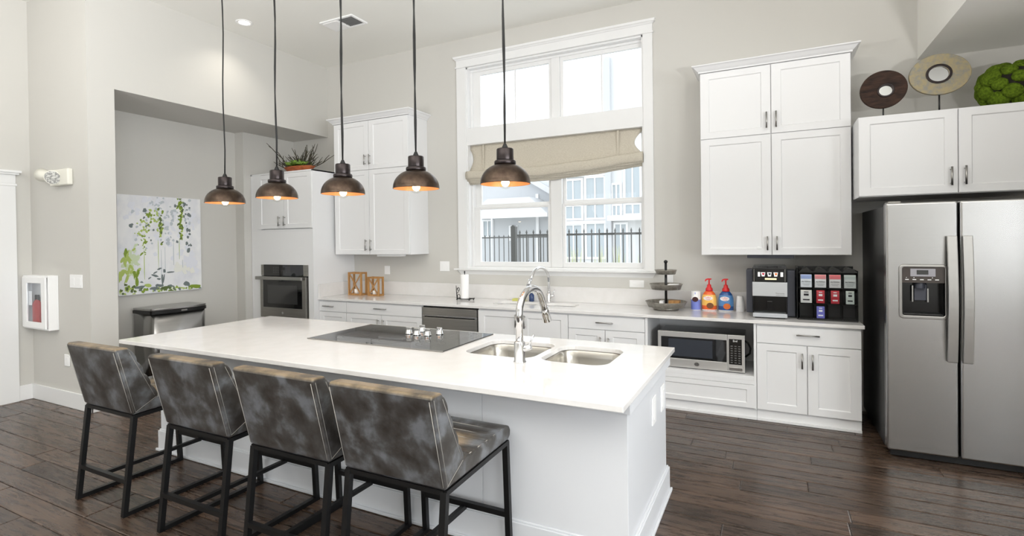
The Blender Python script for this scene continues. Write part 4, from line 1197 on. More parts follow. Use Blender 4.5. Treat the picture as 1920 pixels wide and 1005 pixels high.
def packet(i, j, col_top, col_bot, label, txt=None, wide=.088, hgt=.115, dark=None):
    x0 = TX0 + i * cw; cx = x0 + cw / 2; z0 = rz[j] + .007
    yy = TY + .012
    t = thing('tea_packet', label, 'tea packet', (cx, yy, z0), 'drink packets in the clear bins')
    b0 = mat('packet_' + str(i) + str(j), col_bot, .45)
    mb = MB().prism([(yy, z0), (yy + .010, z0), (yy + .013, z0 + hgt * .5), (yy + .012, z0 + hgt), (yy + .008, z0 + hgt), (yy - .002, z0 + hgt * .5)], 'x', cx - wide / 2, cx + wide / 2)
    part('pouch', mb, b0, t, bevel=.002)
    ink = M['black'] if dark is None else dark
    if col_top:
        part('printed_band', MB().prism([(yy + .0066, z0 + hgt - .001), (yy + .0072, z0 + hgt - .001), (yy + .002, z0 + hgt * .66), (yy + .0005, z0 + hgt * .66)], 'x', cx - wide / 2 + .002, cx + wide / 2 - .002), mat('band_' + str(i) + str(j), col_top, .45), t)
    if txt:
        m_ = text_mb(txt, .0165, (cx - wide * .40, yy - .0038, z0 + hgt * .40)); part('lettering', m_, ink, t)
        part('fine_print', MB().box(cx - wide * .33, cx + wide * .33, yy - .0035, yy - .0015, z0 + hgt * .26, z0 + hgt * .28).box(cx - wide * .25, cx + wide * .25, yy - .0025, yy - .0012, z0 + hgt * .16, z0 + hgt * .18), M['slot'], t)
    else:
        part('printed_mark', MB().box(cx - wide * .22, cx + wide * .22, yy - .003, yy - .0012, z0 + hgt * .56, z0 + hgt * .72).box(cx - wide * .3, cx + wide * .3, yy - .002, yy + .0008, z0 + hgt * .2, z0 + hgt * .30).box(cx - wide * .2, cx + wide * .2, yy - .001, yy + .003, z0 + hgt * .82, z0 + hgt * .88), ink, t)
    return t
packet(0, 2, srgb(150, 168, 214), srgb(232, 234, 236), 'white drink packet with pale blue top, first bin of the top row', 'ALTERRA')
packet(1, 2, srgb(226, 138, 140), srgb(232, 230, 228), 'white drink packet with pink top, second bin of the top row', 'ALTERRA')
packet(2, 2, srgb(232, 112, 118), srgb(232, 230, 228), 'white drink packet with bright red-pink top, third bin of the top row', 'ALTERRA')
packet(3, 2, srgb(190, 200, 196), srgb(216, 220, 216), 'pale grey green drink packet, last bin of the top row', 'ALTERRA')
packet(0, 1, None, srgb(224, 222, 216), 'plain cream drink packet, first bin of the middle row', None)
packet(1, 1, srgb(200, 40, 52), srgb(186, 30, 44), 'red tea packet with green leaf print, second bin of the middle row', None, .064, .115, M['plate'])
packet(2, 1, srgb(200, 44, 60), srgb(190, 36, 52), 'red tea packet with dark top print, third bin of the middle row', None, .064, .115, M['plate'])
packet(3, 1, None, srgb(208, 216, 208), 'pale tea packet with black drawing, last bin of the middle row', None, .062, .115)
packet(1, 0, srgb(104, 106, 190), srgb(112, 112, 198), 'violet tea packet, the only packet in the bottom row', None, .062, .105, M['plate'])

# creamer bottles
def creamer(x, y, cb, ct_, label, spot):
    t = thing('creamer_bottle', label, 'bottle', (x, y, Z), 'pump creamer bottles')
    r = .072
    part('bottle', MB().lathe([(r * .9, 0), (r, .006), (r, .10), (r * .97, .135), (r * .82, .170), (r * .55, .196), (r * .42, .205), (0, .206)], (x, y, Z), 36, 1, .62), cb, t)
    # printed wrap, upper part of another colour
    part('label_wrap', MB().lathe([(r * 1.008, .052), (r * 1.008, .10), (r * .978, .135), (r * .86, .163)], (x, y, Z), 36, 1, .62, closed=True), ct_, t)
    part('base_band', MB().lathe([(r * .905, .0005), (r * 1.01, .006), (r * 1.01, .011)], (x, y, Z), 36, 1, .62, closed=True), M['plate'], t)
    part('logo_oval', MB().prism([(x - .008 + .044 * math.cos(2 * PI * k / 24), Z + .128 + .022 * math.sin(2 * PI * k / 24)) for k in range(24)], 'y', y - r * .62 - .003, y - r * .5), M['plate'], t)
    part('lettering', text_mb('Coffee', .022, (x - .040, y - r * .62 - .0035, Z + .129)), M['red'], t)
    part('lettering', text_mb('mate', .020, (x - .026, y - r * .62 - .0035, Z + .112)), M['red'], t)
    part('picture', MB().prism([(x + .012 + .034 * math.cos(2 * PI * k / 20), Z + .052 + .030 * math.sin(2 * PI * k / 20)) for k in range(20)], 'y', y - r * .62 - .002, y - r * .5), spot, t)
    part('cap', MB().lathe([(.034, .200), (.036, .206), (.034, .228), (.022, .240), (.020, .262), (.012, .270), (0, .270)], (x, y, Z), 28), M['red'], t)
    part('pump', MB().tube([(x, y, Z + .268), (x, y, Z + .312)], .008, 12).prism([(x - .042, Z + .302), (x - .034, Z + .322), (x - .012, Z + .330), (x + .022, Z + .330), (x + .026, Z + .320), (x + .008, Z + .312), (x - .02, Z + .314), (x - .034, Z + .296)], 'y', y - .010, y + .010), M['red'], t, bevel=.002)
creamer(-.568, 5.70, mat('creamer_orange', srgb(236, 104, 48), .25), mat('creamer_yellow', srgb(244, 190, 96), .25), 'orange and yellow creamer bottle with red pump', mat('picture_brown', srgb(120, 74, 40), .4))
creamer(-.408, 5.70, mat('creamer_blue', srgb(40, 84, 150), .25), mat('creamer_skyblue', srgb(88, 140, 196), .25), 'blue creamer bottle with red pump', mat('picture_orange', srgb(214, 112, 50), .4))
t = thing('sugar_canister', 'white and violet blue canister beside the creamer bottles', 'canister', (-.700, 5.70, Z))
part('can', MB().lathe([(.047, 0), (.048, .003), (.048, .193), (.045, .195), (0, .195)], (-.700, 5.70, Z), 32), M['plate'], t)
part('label_wrap', MB().lathe([(.0484, .004), (.0484, .108)], (-.700, 5.70, Z), 32, closed=True), mat('label_violet', srgb(122, 136, 214), .4), t)
part('label_oval', MB().prism([(-.700 + .030 * math.cos(2 * PI * k / 20), Z + .112 + .026 * math.sin(2 * PI * k / 20)) for k in range(20)], 'y', 5.70 - .0505, 5.70 - .035), mat('label_brown', srgb(66, 30, 28), .4), t)
part('stripe', MB().box(-.703, -.697, 5.6505, 5.656, Z + .165, Z + .185), mat('label_blue', srgb(120, 130, 220), .4), t)
for k in range(4):
    solo('paper_cup', MB().lathe([(.040, 0), (.041, .003), (.030, .098), (.0295, .10), (0, .10)], (-.276, 5.72, Z + k * .018), 28), M['paper'], (-.276, 5.72, Z + k * .018), ('lowest', 'second lowest', 'second highest', 'topmost')[k] + ' white paper cup in the upturned stack by the coffee machine', 'cup', 'stack of white paper cups')

# tiered stand
SX, SY = -.985, 5.60
t = thing('tiered_stand', 'three tier galvanised metal tray stand with dark pole', 'tray stand', (SX, SY, Z))
for r, zb_, zr in ((.212, .030, .085), (.170, .214, .268), (.112, .372, .415)):
    part('tray', MB().lathe([(0, zb_), (r * .86, zb_), (r * .97, zr - .004), (r, zr), (r * 1.01, zr + .003), (r * .985, zr + .003), (r * .95, zr - .005), (r * .84, zb_ + .006), (0, zb_ + .006)], (SX, SY, Z), 40), M['galv'], t)
part('pole', MB().tube([(SX, SY, Z + .02), (SX, SY, Z + .495)], .0135, 16), M['black'], t)
part('finial', MB().ellipsoid((SX, SY, Z + .503), .021, .021, .018, 16, 10), M['black'], t)
part('foot_ring', MB().lathe([(.12, 0), (.125, .0), (.135, .030), (.13, .030)], (SX, SY, Z), 32, closed=True), M['galv'], t)
for nm, lb, x0, x1, y0, y1, z0, z1, mm in (('napkin_stack', 'white paper napkins lying on the middle tray of the stand', SX + .03, SX + .13, SY - .08, SY + .04, Z + .221, Z + .272, M['paper']), ('stirrer_box', 'small brown box lying on the bottom tray of the stand', SX + .03, SX + .14, SY - .04, SY + .05, Z + .037, Z + .10, M['wood']), ('sugar_packets', 'white sugar packets standing on the bottom tray of the stand', SX - .06, SX - .02, SY - .06, SY + .02, Z + .037, Z + .095, M['paper'])):
    solo(nm, MB().box(x0, x1, y0, y1, z0, z1), mm, ((x0 + x1) / 2, (y0 + y1) / 2, z0), lb, 'box' if 'box' in nm else 'paper goods', bevel=.003)

# paper towel holder and roll
PX, PY = -3.465, 5.60
t = thing('paper_towel_holder', 'black wrought iron paper towel holder with scroll', 'towel holder', (PX, PY, Z))
mb = MB()
mb.tube([(PX - .10, PY - .03, Z + .016), (PX + .08, PY - .03, Z + .016)], .005, 8).tube([(PX - .10, PY + .06, Z + .016), (PX + .09, PY + .06, Z + .016)], .005, 8).tube([(PX - .10, PY - .03, Z + .016), (PX - .10, PY + .06, Z + .016)], .005, 8)
mb.tube([(PX + .08, PY - .03, Z + .016), (PX + .13, PY + .015, Z + .026), (PX + .09, PY + .06, Z + .016)], .006, 8)
for x, y_ in ((PX - .10, PY - .03), (PX + .08, PY - .03), (PX - .10, PY + .06), (PX + .09, PY + .06)): mb.ellipsoid((x, y_, Z + .009), .010, .010, .009, 10, 6)
part('base', mb, M['black'], t)
part('rod', MB().tube([(PX, PY, Z + .012), (PX, PY, Z + .352)], .006, 8).ellipsoid((PX, PY, Z + .355), .009, .009, .016, 10, 6), M['black'], t)
mb = MB().tube([(PX - .105, PY - .02, Z + .016), (PX - .112, PY - .02, Z + .12), (PX - .118, PY - .02, Z + .185)], [.006, .006, .003], 8)
for zc_, r_, s_ in ((Z + .05, .026, 1), (Z + .135, .020, -1)):
    mb.tube([(PX - .083 + r_ * math.cos(a) * (1 - q * .5), PY - .02, zc_ + r_ * 1.3 * math.sin(a) * (1 - q * .5)) for q, a in ((k / 14, s_ * (PI + k * 2 * PI * 1.2 / 14)) for k in range(15))], .004, 8)
mb.tube([(PX - .105, PY - .02, Z + .085), (PX - .08, PY - .02, Z + .105), (PX - .075, PY - .02, Z + .125)], .004, 8)
part('scroll', mb, M['black'], t)
solo('paper_towel_roll', MB().lathe([(.010, 0), (.052, 0), (.0525, .004), (.0525, .298), (.050, .301), (.010, .301)], (PX, PY, Z + .023), 36), M['paper'], (PX, PY, Z + .023), 'slim white paper towel roll on the black holder', 'paper towel')

# wooden lanterns with candles
def lantern(x, y, w_, d_, h, label, clabel):
    t = thing('wooden_lantern', label, 'lantern', (x, y, Z), 'wooden lanterns on the worktop')
    q = .022; a, b = w_ / 2, d_ / 2
    for sx in (-1, 1):
        for sy in (-1, 1):
            part('post', MB().box(x + sx * a - q / 2, x + sx * a + q / 2, y + sy * b - q / 2, y + sy * b + q / 2, Z, Z + h), M['wood'], t)
    for z in (Z + .001, Z + h - q - .001):
        for sy in (-1, 1): part('rail', MB().box(x - a + q / 2, x + a - q / 2, y + sy * b - q * .45, y + sy * b + q * .45, z, z + q), M['wood'], t)
        for sx in (-1, 1): part('rail', MB().box(x + sx * a - q * .45, x + sx * a + q * .45, y - b + q / 2, y + b - q / 2, z, z + q), M['wood'], t)
    for sy in (-1,):
        yy = y + sy * b
        for k, s_ in enumerate((-1, 1)):
            part('cross_brace', MB().bar((x - a + .012, yy + (k - .5) * .008, Z + h / 2 - s_ * (h / 2 - .022)), (x + a - .012, yy + (k - .5) * .008, Z + h / 2 + s_ * (h / 2 - .022)), .007, .017, (0, 0, 1)), M['wood'], t)
    part('floor_board', MB().box(x - a, x + a, y - b, y + b, Z + .0025, Z + .010), M['wood'], t)
    r = min(w_ * .30, d_ * .40)
    c_ = thing('pillar_candle', clabel, 'candle', (x - .01, y, Z + .0105), 'candles in the wooden lanterns')
    part('wax', MB().lathe([(r, 0), (r, h * .22), (r * .9, h * .235), (0, h * .232)], (x - .01, y, Z + .0105), 28), M['candle'], c_)
    part('wick', MB().tube([(x - .01, y, Z + h * .23), (x - .009, y, Z + h * .28)], .002, 6), M['black'], c_)
lantern(-5.265, 5.62, .225, .10, .325, 'larger honey wood lantern frame with crossed braces', 'white candle inside the larger wooden lantern')
lantern(-4.935, 5.62, .180, .09, .265, 'smaller honey wood lantern frame with crossed braces', 'white candle inside the smaller wooden lantern')

# sponge and small blue dispenser behind the back sink
solo('sponge', MB().box(-2.86, -2.70, 5.72, 5.80, Z, Z + .030), mat('sponge_yellow', srgb(206, 204, 120), .95), (-2.78, 5.76, Z), 'yellow sponge lying behind the back sink', 'sponge', bevel=.005)
t = thing('soap_bottle', 'small dark blue soap bottle behind the back sink', 'bottle', (-2.62, 5.78, Z))
part('bottle', MB().lathe([(.030, 0), (.032, .004), (.032, .075), (.018, .095), (.012, .10), (0, .10)], (-2.62, 5.78, Z), 24), mat('soap_blue', srgb(46, 66, 108), .2), t)
part('pump_top', MB().lathe([(.014, .10), (.014, .112), (.005, .114), (.005, .128), (0, .128)], (-2.62, 5.78, Z), 16), M['chrome'], t)

# ------------------------------------------------------------------ things on top of the cabinets
ZT = 2.669
PX0, PYY = -6.06, 5.33
t = thing('succulent_bowl', 'terracotta boat bowl with green succulents and bare twigs', 'plant', (PX0, PYY, ZT))
part('bowl', MB().lathe([(.16, 0), (.20, .01), (.285, .085), (.29, .09), (.275, .09), (.19, .02), (0, .018)], (PX0, PYY, ZT), 36, 1, .42), M['terracotta'], t)
part('soil', MB().lathe([(0, .066), (.252, .066), (.245, .06), (0, .06)], (PX0, PYY, ZT), 28, 1, .41), M['mossdark'], t)
rd = random.Random(3)
for ci, (cx, cy, R_) in enumerate(((-6.06, 5.31, .15), (-6.20, 5.30, .12), (-5.93, 5.34, .11), (-5.99, 5.27, .10))):
    for k in range(12):
        a = k * 2.399; ring_ = k / 12
        tilt = .25 + .9 * (1 - ring_)
        L_ = R_ * (.6 + .5 * ring_)
        dx, dy, dzv = math.cos(a) * math.cos(1.2 - ring_), math.sin(a) * math.cos(1.2 - ring_), math.sin(1.2 - ring_ * .9)
        mb = MB()
        b0 = Vector((cx, cy, ZT + .095)); dv = Vector((dx, dy, dzv)).normalized()
        sd = dv.cross(Vector((0, 0, 1))).normalized(); up = sd.cross(dv)
        pts = [(0, 0), (.35, .30), (.7, .34), (1, 0), (.7, -.34), (.35, -.30)]
        vs = [b0 + dv * L_ * p + sd * L_ * q + up * (-.06 * L_ * (4 * p * (1 - p))) for p, q in pts]
        vs += [v_ + up * .012 for v_ in vs]
        n_ = 6
        mb.add(vs, [list(range(n_))[::-1], [n_ + i for i in range(n_)]] + [(i, (i + 1) % n_, n_ + (i + 1) % n_, n_ + i) for i in range(n_)], True)
        part('leaf', mb, M['succ'], t)
for k in range(30):
    a = rd.uniform(-.25, PI + .25); L_ = rd.uniform(.24, .54)
    if .9 < a < 2.0: L_ *= .8
    sx0 = PX0 + rd.uniform(-.2, .2); 
    p = Vector((sx0, PYY + rd.uniform(-.04, .05), ZT + .07))
    dv = Vector((math.cos(a) * 1.25, rd.uniform(-.25, .25), abs(math.sin(a)) * .75 + .12)).normalized()
    pts = [p]
    for i in range(5):
        dv = (dv + Vector((rd.uniform(-.2, .2), rd.uniform(-.15, .15), rd.uniform(-.12, .22)))).normalized()
        pts.append(pts[-1] + dv * L_ / 5)
    pts = [Vector((min(max(q.x, -6.77), -5.4), q.y, max(q.z, ZT + .02))) for q in pts]
    mb = MB().tube(pts, [.009, .008, .007, .006, .005, .003], 6)
    for bi in (2, 3):
        d2 = (dv + Vector((rd.uniform(-.7, .7), rd.uniform(-.3, .3), rd.uniform(.0, .6)))).normalized()
        q2 = pts[bi] + d2 * L_ * .3
        q2 = Vector((min(max(q2.x, -6.77), -5.4), q2.y, max(q2.z, ZT + .02)))
        mb.tube([pts[bi], (pts[bi] + q2) / 2 + Vector((0, 0, .01)), q2], [.006, .005, .003], 6)
    part('twig', mb, M['twig'], t)

ZT2 = 2.6485
def disc(x, y, zc_, R_, rz_, hole, hx, hz_, material, label, rot):
    t = thing('disc_sculpture', label, 'sculpture', (x, y, ZT2), 'disc sculptures above the refrigerator')
    n = 56
    def ell(rx, rz__, cx, cz):
        return [(cx + rx * math.cos(2 * PI * k / n) * math.cos(rot) - rz__ * math.sin(2 * PI * k / n) * math.sin(rot), cz + rx * math.cos(2 * PI * k / n) * math.sin(rot) + rz__ * math.sin(2 * PI * k / n) * math.cos(rot)) for k in range(n)]
    part('disc', MB().plate(ell(R_, rz_, x, zc_), [ell(hole, hole * .9, x + hx, zc_ + hz_)], 'y', y - .016, y + .016), material, t, bevel=.005)
    part('rim', MB().plate(ell(hole * 1.28, hole * 1.16, x + hx, zc_ + hz_), [ell(hole, hole * .9, x + hx, zc_ + hz_)], 'y', y - .024, y - .0155), M['darkbronze'], t, bevel=.003)
    part('mirror', MB().plate(ell(hole * 1.02, hole * .92, x + hx, zc_ + hz_), [], 'y', y - .004, y + .004), M['mirror'], t)
    part('stem', MB().tube([(x, y + .005, ZT2 + .01), (x, y + .005, zc_ - rz_ + .02)], .006, 10), M['black'], t)
    part('foot', MB().box(x - .08, x + .08, y - .05, y + .06, ZT2, ZT2 + .012), M['black'], t, bevel=.002)
disc(.868, 5.35, 2.900, .168, .158, .048, .016, -.012, M['disc1'], 'smaller dark brown disc sculpture on a thin stem', .25)
disc(1.247, 5.36, 2.972, .203, .166, .068, -.006, .004, M['disc2'], 'larger weathered gold disc sculpture with mirror centre', -.05)

MCX, MCY, MCZ, MR = 1.715, 5.37, 2.815, .19
t = thing('moss_ball', 'green moss covered ball at the right edge above the refrigerator', 'moss ball', (MCX, MCY, ZT2))
part('core', MB().ellipsoid((MCX, MCY, MCZ), MR * 1.1, MR, MR * .86, 20, 12), M['mossdark'], t)
rd = random.Random(21)
n_c = 40
for k in range(n_c):
    zz = 1 - 2 * (k + .5) / n_c
    a = k * 2.39996
    rr = math.sqrt(1 - zz * zz)
    if zz < -.84: continue
    px_, py_, pz_ = MCX + MR * 1.1 * rr * math.cos(a), MCY + MR * rr * math.sin(a), MCZ + MR * .84 * zz
    s_ = rd.uniform(.046, .070)
    mb = MB().ellipsoid((0, 0, 0), s_ * 1.1, s_, s_ * .72, 14, 8, .05, rd)
    nv_ = Vector((rr * math.cos(a), rr * math.sin(a), zz)).normalized()
    qm = nv_.to_track_quat('Z', 'Y').to_matrix()
    mb.v = [tuple(qm @ Vector(v_) + Vector((px_, py_, max(pz_, ZT2 + s_ * .9)))) for v_ in mb.v]
    mb.v = [(v_[0], v_[1], max(v_[2], ZT2 + .001)) for v_ in mb.v]
    part('moss_clump', mb, M['moss'], t)

# ------------------------------------------------------------------ niche: painting and bin
pt = thing('canvas_painting', 'unframed canvas painting of green stems and grey blossoms', 'painting', (-6.955, 3.92, 1.06))
AY0, AY1, AZ0, AZ1 = 3.416, 4.425, 1.058, 2.275
AX = -6.932
part('canvas', MB().box(-6.978, AX, AY0, AY1, AZ0, AZ1), M['canvas'], pt, bevel=.004)
cols = {'g': srgb(128, 152, 48), 'l': srgb(176, 194, 104), 'p': srgb(206, 218, 184), 'd': srgb(112, 122, 122), 's': srgb(190, 197, 203), 'k': srgb(92, 108, 60), 'v': srgb(226, 228, 236), 'o': srgb(233, 233, 226)}
dabs = {k: [] for k in cols}
rd = random.Random(5)
def A(px, py):
    u = (px - 33) / 757.0
    top = 35 + 70 * u; bot = 980 - 50 * u
    return u, (bot - py) / (bot - top)
def dab(px, py, rx, ry, rot, c_): dabs[c_].append((px, py, rx, ry, rot))
def spray(cx, cy, wx, wy, n_, cs, r0, r1, el=1.6):
    for _ in range(n_):
        r = rd.uniform(r0, r1) * .8
        dab(min(max(cx + rd.gauss(0, wx), 50), 770), cy + rd.gauss(0, wy), r, r * rd.uniform(1, el), rd.uniform(-.9, .9), rd.choice(cs))
spray(700, 690, 45, 40, 10, 'v', 26, 46); spray(500, 420, 120, 120, 26, 'v', 18, 36); spray(220, 150, 90, 60, 10, 'v', 18, 34); spray(690, 330, 40, 80, 10, 'v', 16, 34); spray(600, 760, 60, 40, 10, 'o', 18, 34)
spray(130, 700, 34, 90, 34, 'ppl', 12, 26, 2.6); spray(160, 620, 24, 60, 16, 'p', 10, 24, 2.8)
spray(255, 330, 28, 48, 26, 'lgls', 5, 14); spray(255, 480, 10, 45, 16, 'gl', 5, 12, 2.5); spray(215, 400, 26, 14, 8, 'l', 5, 12)
spray(400, 330, 12, 75, 34, 'glgk', 6, 15, 2.3); spray(345, 240, 26, 26, 14, 'lgl', 8, 18)
spray(590, 300, 12, 110, 40, 'glgk', 6, 16, 2.3); spray(585, 150, 16, 40, 12, 'gkl', 8, 17)
spray(290, 390, 40, 70, 18, 'sd', 5, 11); spray(460, 260, 50, 90, 26, 'sss', 8, 20); spray(650, 260, 26, 90, 22, 'sd', 7, 16); spray(480, 480, 26, 30, 10, 's', 8, 18); spray(370, 140, 34, 40, 12, 's', 7, 14)
for px, py, r in ((262, 188, 17), (160, 200, 15), (630, 145, 17), (665, 245, 16), (652, 385, 16), (672, 385, 12), (655, 450, 12), (645, 510, 15), (660, 570, 17), (683, 525, 12), (255, 258, 10), (320, 500, 8), (270, 545, 9), (550, 488, 11), (180, 460, 12), (145, 330, 18), (190, 345, 10), (540, 160, 14), (430, 85, 9), (570, 95, 10)):
    dab(px, py, r, r * 1.2, rd.uniform(-.6, .6), 'd' if px > 600 or px == 262 else rd.choice('sd'))
for px, py, rx, ry, rt in ((97, 575, 14, 42, .1), (68, 650, 13, 36, .4), (92, 660, 14, 48, -.1), (48, 800, 16, 60, 0), (100, 820, 12, 50, .3), (165, 780, 15, 46, -.1), (195, 770, 14, 42, .1), (185, 850, 14, 50, 0), (120, 740, 9, 40, .2)):
    dab(px, py, rx, ry, rt, 'g' if px % 2 else 'l')
for px, py, rx, ry, rt in ((215, 905, 46, 14, -.1), (120, 915, 24, 14, 0), (90, 875, 16, 10, 0), (280, 885, 30, 16, .2), (380, 890, 34, 14, 0), (480, 895, 34, 12, .1), (330, 920, 40, 16, 0), (430, 915, 46, 13, -.1), (560, 915, 60, 10, .05), (640, 880, 30, 26, .2), (720, 908, 60, 18, 0), (345, 770, 22, 9, -.6), (380, 740, 22, 9, -.4), (425, 755, 14, 20, 0), (485, 770, 34, 8, 0), (405, 840, 8, 60, 0), (418, 830, 6, 44, .2), (345, 800, 30, 10, .3), (375, 830, 16, 10, 0), (295, 820, 16, 6, -.6), (225, 855, 16, 7, 0)):
    dab(px, py, rx, ry, rt, 'd' if py < 860 and px > 200 else rd.choice('kgld'))
spray(400, 928, 190, 12, 70, 'kgdlglp', 6, 18, 1.0); spray(120, 930, 50, 18, 22, 'kgl', 8, 18)
for px, y0_, y1_ in ((250, 540, 860), (375, 470, 700), (570, 470, 640), (402, 560, 900), (436, 560, 800), (515, 480, 740), (600, 640, 730)):
    dab(px, (y0_ + y1_) / 2, 2.2, (y1_ - y0_) / 2, 0, 'l' if px in (250, 375, 570) else 's')
layer = 0
for key in ('v', 'o', 'p', 's', 'l', 'g', 'd', 'k'):
    mb = MB(); layer += 1
    for (px, py, rx, ry, rt) in dabs[key]:
        n_ = 9; top = []
        ok = True
        for k in range(n_):
            a = 2 * PI * k / n_
            g = rd.uniform(.6, 1.3)
            qx, qy = rx * g * math.cos(a), ry * g * math.sin(a)
            u, v_ = A(px + qx * math.cos(rt) - qy * math.sin(rt), py + qx * math.sin(rt) + qy * math.cos(rt))
            u = min(max(u, .006), .994); v_ = min(max(v_, .006), .994)
            top.append((u, v_))
        h_ = AX + .0006 + layer * .0005 + rd.uniform(0, .0004)
        vs = [(AX + .0001, AY0 + u * (AY1 - AY0), AZ0 + v_ * (AZ1 - AZ0)) for u, v_ in top] + [(h_, AY0 + u * (AY1 - AY0), AZ0 + v_ * (AZ1 - AZ0)) for u, v_ in top]
        mb.add(vs, [[n_ + i for i in range(n_)]] + [(i, (i + 1) % n_, n_ + (i + 1) % n_, n_ + i) for i in range(n_)])
    part('brush_strokes', mb, mat('paint_' + key, cols[key], .6), pt, kind='stuff')

# step bin
BX0, BX1, BY0, BY1 = -6.90, -6.50, 3.555, 4.225
tb = thing('trash_can', 'stainless rectangular trash can with black rimmed lid in the niche', 'trash can', ((BX0 + BX1) / 2, (BY0 + BY1) / 2, 0))
def bin_loop(ins, bow=.05):
    pts = [(BX0 + ins, BY0 + ins), (BX1 - ins - .05, BY0 + ins)]
    n_ = 14
    pts += [(BX1 - ins - .03, BY0 + ins + .012)]
    for k in range(n_ + 1):
        u = k / n_
        pts.append((BX1 - ins - .01 + bow * math.sin(PI * u), BY0 + ins + .035 + (BY1 - BY0 - 2 * ins - .07) * u))
    pts += [(BX1 - ins - .03, BY1 - ins - .012), (BX1 - ins - .05, BY1 - ins), (BX0 + ins, BY1 - ins)]
    return pts
part('body', MB().prism(bin_loop(.006), 'z', .04, .838, True), M['steel'], tb)
part('base', MB().prism(bin_loop(.0), 'z', .001, .04), M['black'], tb)
lid = part('lid_rim', MB().prism(bin_loop(-.006), 'z', .838, .876), M['black'], tb, bevel=.004)
part('lid', MB().prism(bin_loop(-.003), 'z', .8765, .905), M['steel'], tb, bevel=.008, seg=3)
part('sensor_badge', MB().box(BX1 + .046, BX1 + .0495, 3.86, 3.93, .852, .870), M['nickel'], tb)
part('pedal', MB().box(BX1 + .03, BX1 + .10, 3.80, 3.98, .012, .03), M['black'], tb, bevel=.004)

# ------------------------------------------------------------------ left wall fittings
WYL = 2.735
ec = thing('fire_extinguisher_cabinet', 'white surface mounted fire extinguisher cabinet with slim window', 'cabinet', (-6.95, WYL, .80))
EX0, EX1, EY, EZ0, EZ1 = -7.235, -6.68, WYL - .085, .785, 1.355
mb = MB().box(EX0, EX1, WYL - .012, WYL - .0003, EZ0, EZ1).box(EX0, EX0 + .02, EY, WYL - .012, EZ0, EZ1).box(EX1 - .02, EX1, EY, WYL - .012, EZ0, EZ1).box(EX0 + .02, EX1 - .02, EY, WYL - .012, EZ0, EZ0 + .02).box(EX0 + .02, EX1 - .02, EY, WYL - .012, EZ1 - .02, EZ1)
part('box', mb, M['plate'], ec, bevel=.003)
dr = part('door', MB().plate([(EX0 + .02, EZ0 + .015), (EX1 - .03, EZ0 + .015), (EX1 - .03, EZ1 - .015), (EX0 + .02, EZ1 - .015)], [[(-7.11, .865), (-6.80, .865), (-6.80, 1.275), (-7.11, 1.275)]], 'y', EY - .018, EY - .0005), M['plate'], ec, bevel=.005)
part('window', MB().box(-7.11, -6.80, EY - .012, EY - .009, .865, 1.275), M['glass'], dr)
fx = thing('fire_extinguisher', 'small red fire extinguisher inside the white wall cabinet', 'fire extinguisher', (-6.95, EY + .038, EZ0 + .02))
part('cylinder', MB().lathe([(.03, 0), (.034, .01), (.034, .24), (.024, .27), (.010, .29), (0, .29)], (-7.02, EY + .036, EZ0 + .021), 20, 1.9, .95), M['redpaint'], fx)
part('valve', MB().box(-7.055, -6.985, EY + .03, EY + .046, EZ0 + .305, EZ0 + .36), M['black'], fx, bevel=.002)
part('tag', MB().box(-7.14, -7.05, EY + .004, EY + .007, EZ0 + .25, EZ0 + .40), M['paper'], fx)
el = thing('emergency_light', 'white twin head emergency light on the far left wall', 'emergency light', (-6.6, WYL, 2.3))
part('housing', MB().box(-6.70, -6.335, WYL - .05, WYL - .0003, 2.285, 2.45), M['offwhite'], el, bevel=.012, seg=3)
M['lens'] = mat('lamp_lens', srgb(214, 214, 210), .25, noise=((60, 60, 60), srgb(150, 150, 148), .45, .55))
for pts, rr in (([(-6.74, WYL - .030, 2.395), (-6.79, WYL - .04, 2.40), (-6.86, WYL - .052, 2.415)], [.022, .048, .070]), ([(-6.58, WYL - .045, 2.375), (-6.555, WYL - .07, 2.37), (-6.53, WYL - .092, 2.362)], [.03, .062, .074])):
    pts = [Vector(p) for p in pts]
    h_ = part('lamp_head', MB().tube(pts, rr, 20), M['offwhite'], el)
    dv = (pts[2] - pts[1]).normalized()
    part('lens', MB().tube([pts[2] - dv * .001, pts[2] + dv * .008], rr[2] * .88, 20), M['lens'], h_)
part('arm', MB().tube([(-6.69, WYL - .028, 2.395), (-6.75, WYL - .031, 2.395)], .014, 10), M['offwhite'], el)

# ------------------------------------------------------------------ outside the window
struct('ground', MB().box(-40, 20, 6.3, 60, -.3, -.05), M['asphalt'], label='pale paving outside the window')
def fence(x0, x1, y, ztop, zrail, sp, label, post=None):
    t = thing('metal_fence', label, 'fence', ((x0 + x1) / 2, y, -.05), 'dark picket fences outside')
    mb = MB().box(-.009, .009, -.009, .009, 0, ztop + .05 - .06)
    mb.add([(-.016, -.016, ztop - .01), (.016, -.016, ztop - .01), (.016, .016, ztop - .01), (-.016, .016, ztop - .01), (0, 0, ztop + .05)], [(0, 1, 4), (1, 2, 4), (2, 3, 4), (3, 0, 4), (0, 3, 2, 1)])
    me = mb.mesh('picket')
    x = x0
    while x <= x1:
        o = bpy.data.objects.new('picket', me); COL.objects.link(o); o.parent = t
        o.location = (x - (x0 + x1) / 2, 0, 0)
        if not me.materials: me.materials.append(M['fence'])
        x += sp
    for z in (zrail, zrail - .9 if zrail > 1.2 else .2):
        part('rail', MB().box(x0 - .05, x1, y - .014, y + .014, z - .018, z + .018), M['fence'], t)
    if post is not None:
        part('post', MB().box(post - .045, post + .045, y - .045, y + .045, -.05, ztop + .05).prism([(post - .055, ztop + .05), (post + .055, ztop + .05), (post, ztop + .09)], 'y', y - .05, y + .05), M['fence'], t)
    return t
fence(-4.12, -1.55, 8.6, 1.86, 1.755, .137, 'nearer dark picket fence with square post outside the window', -4.24)
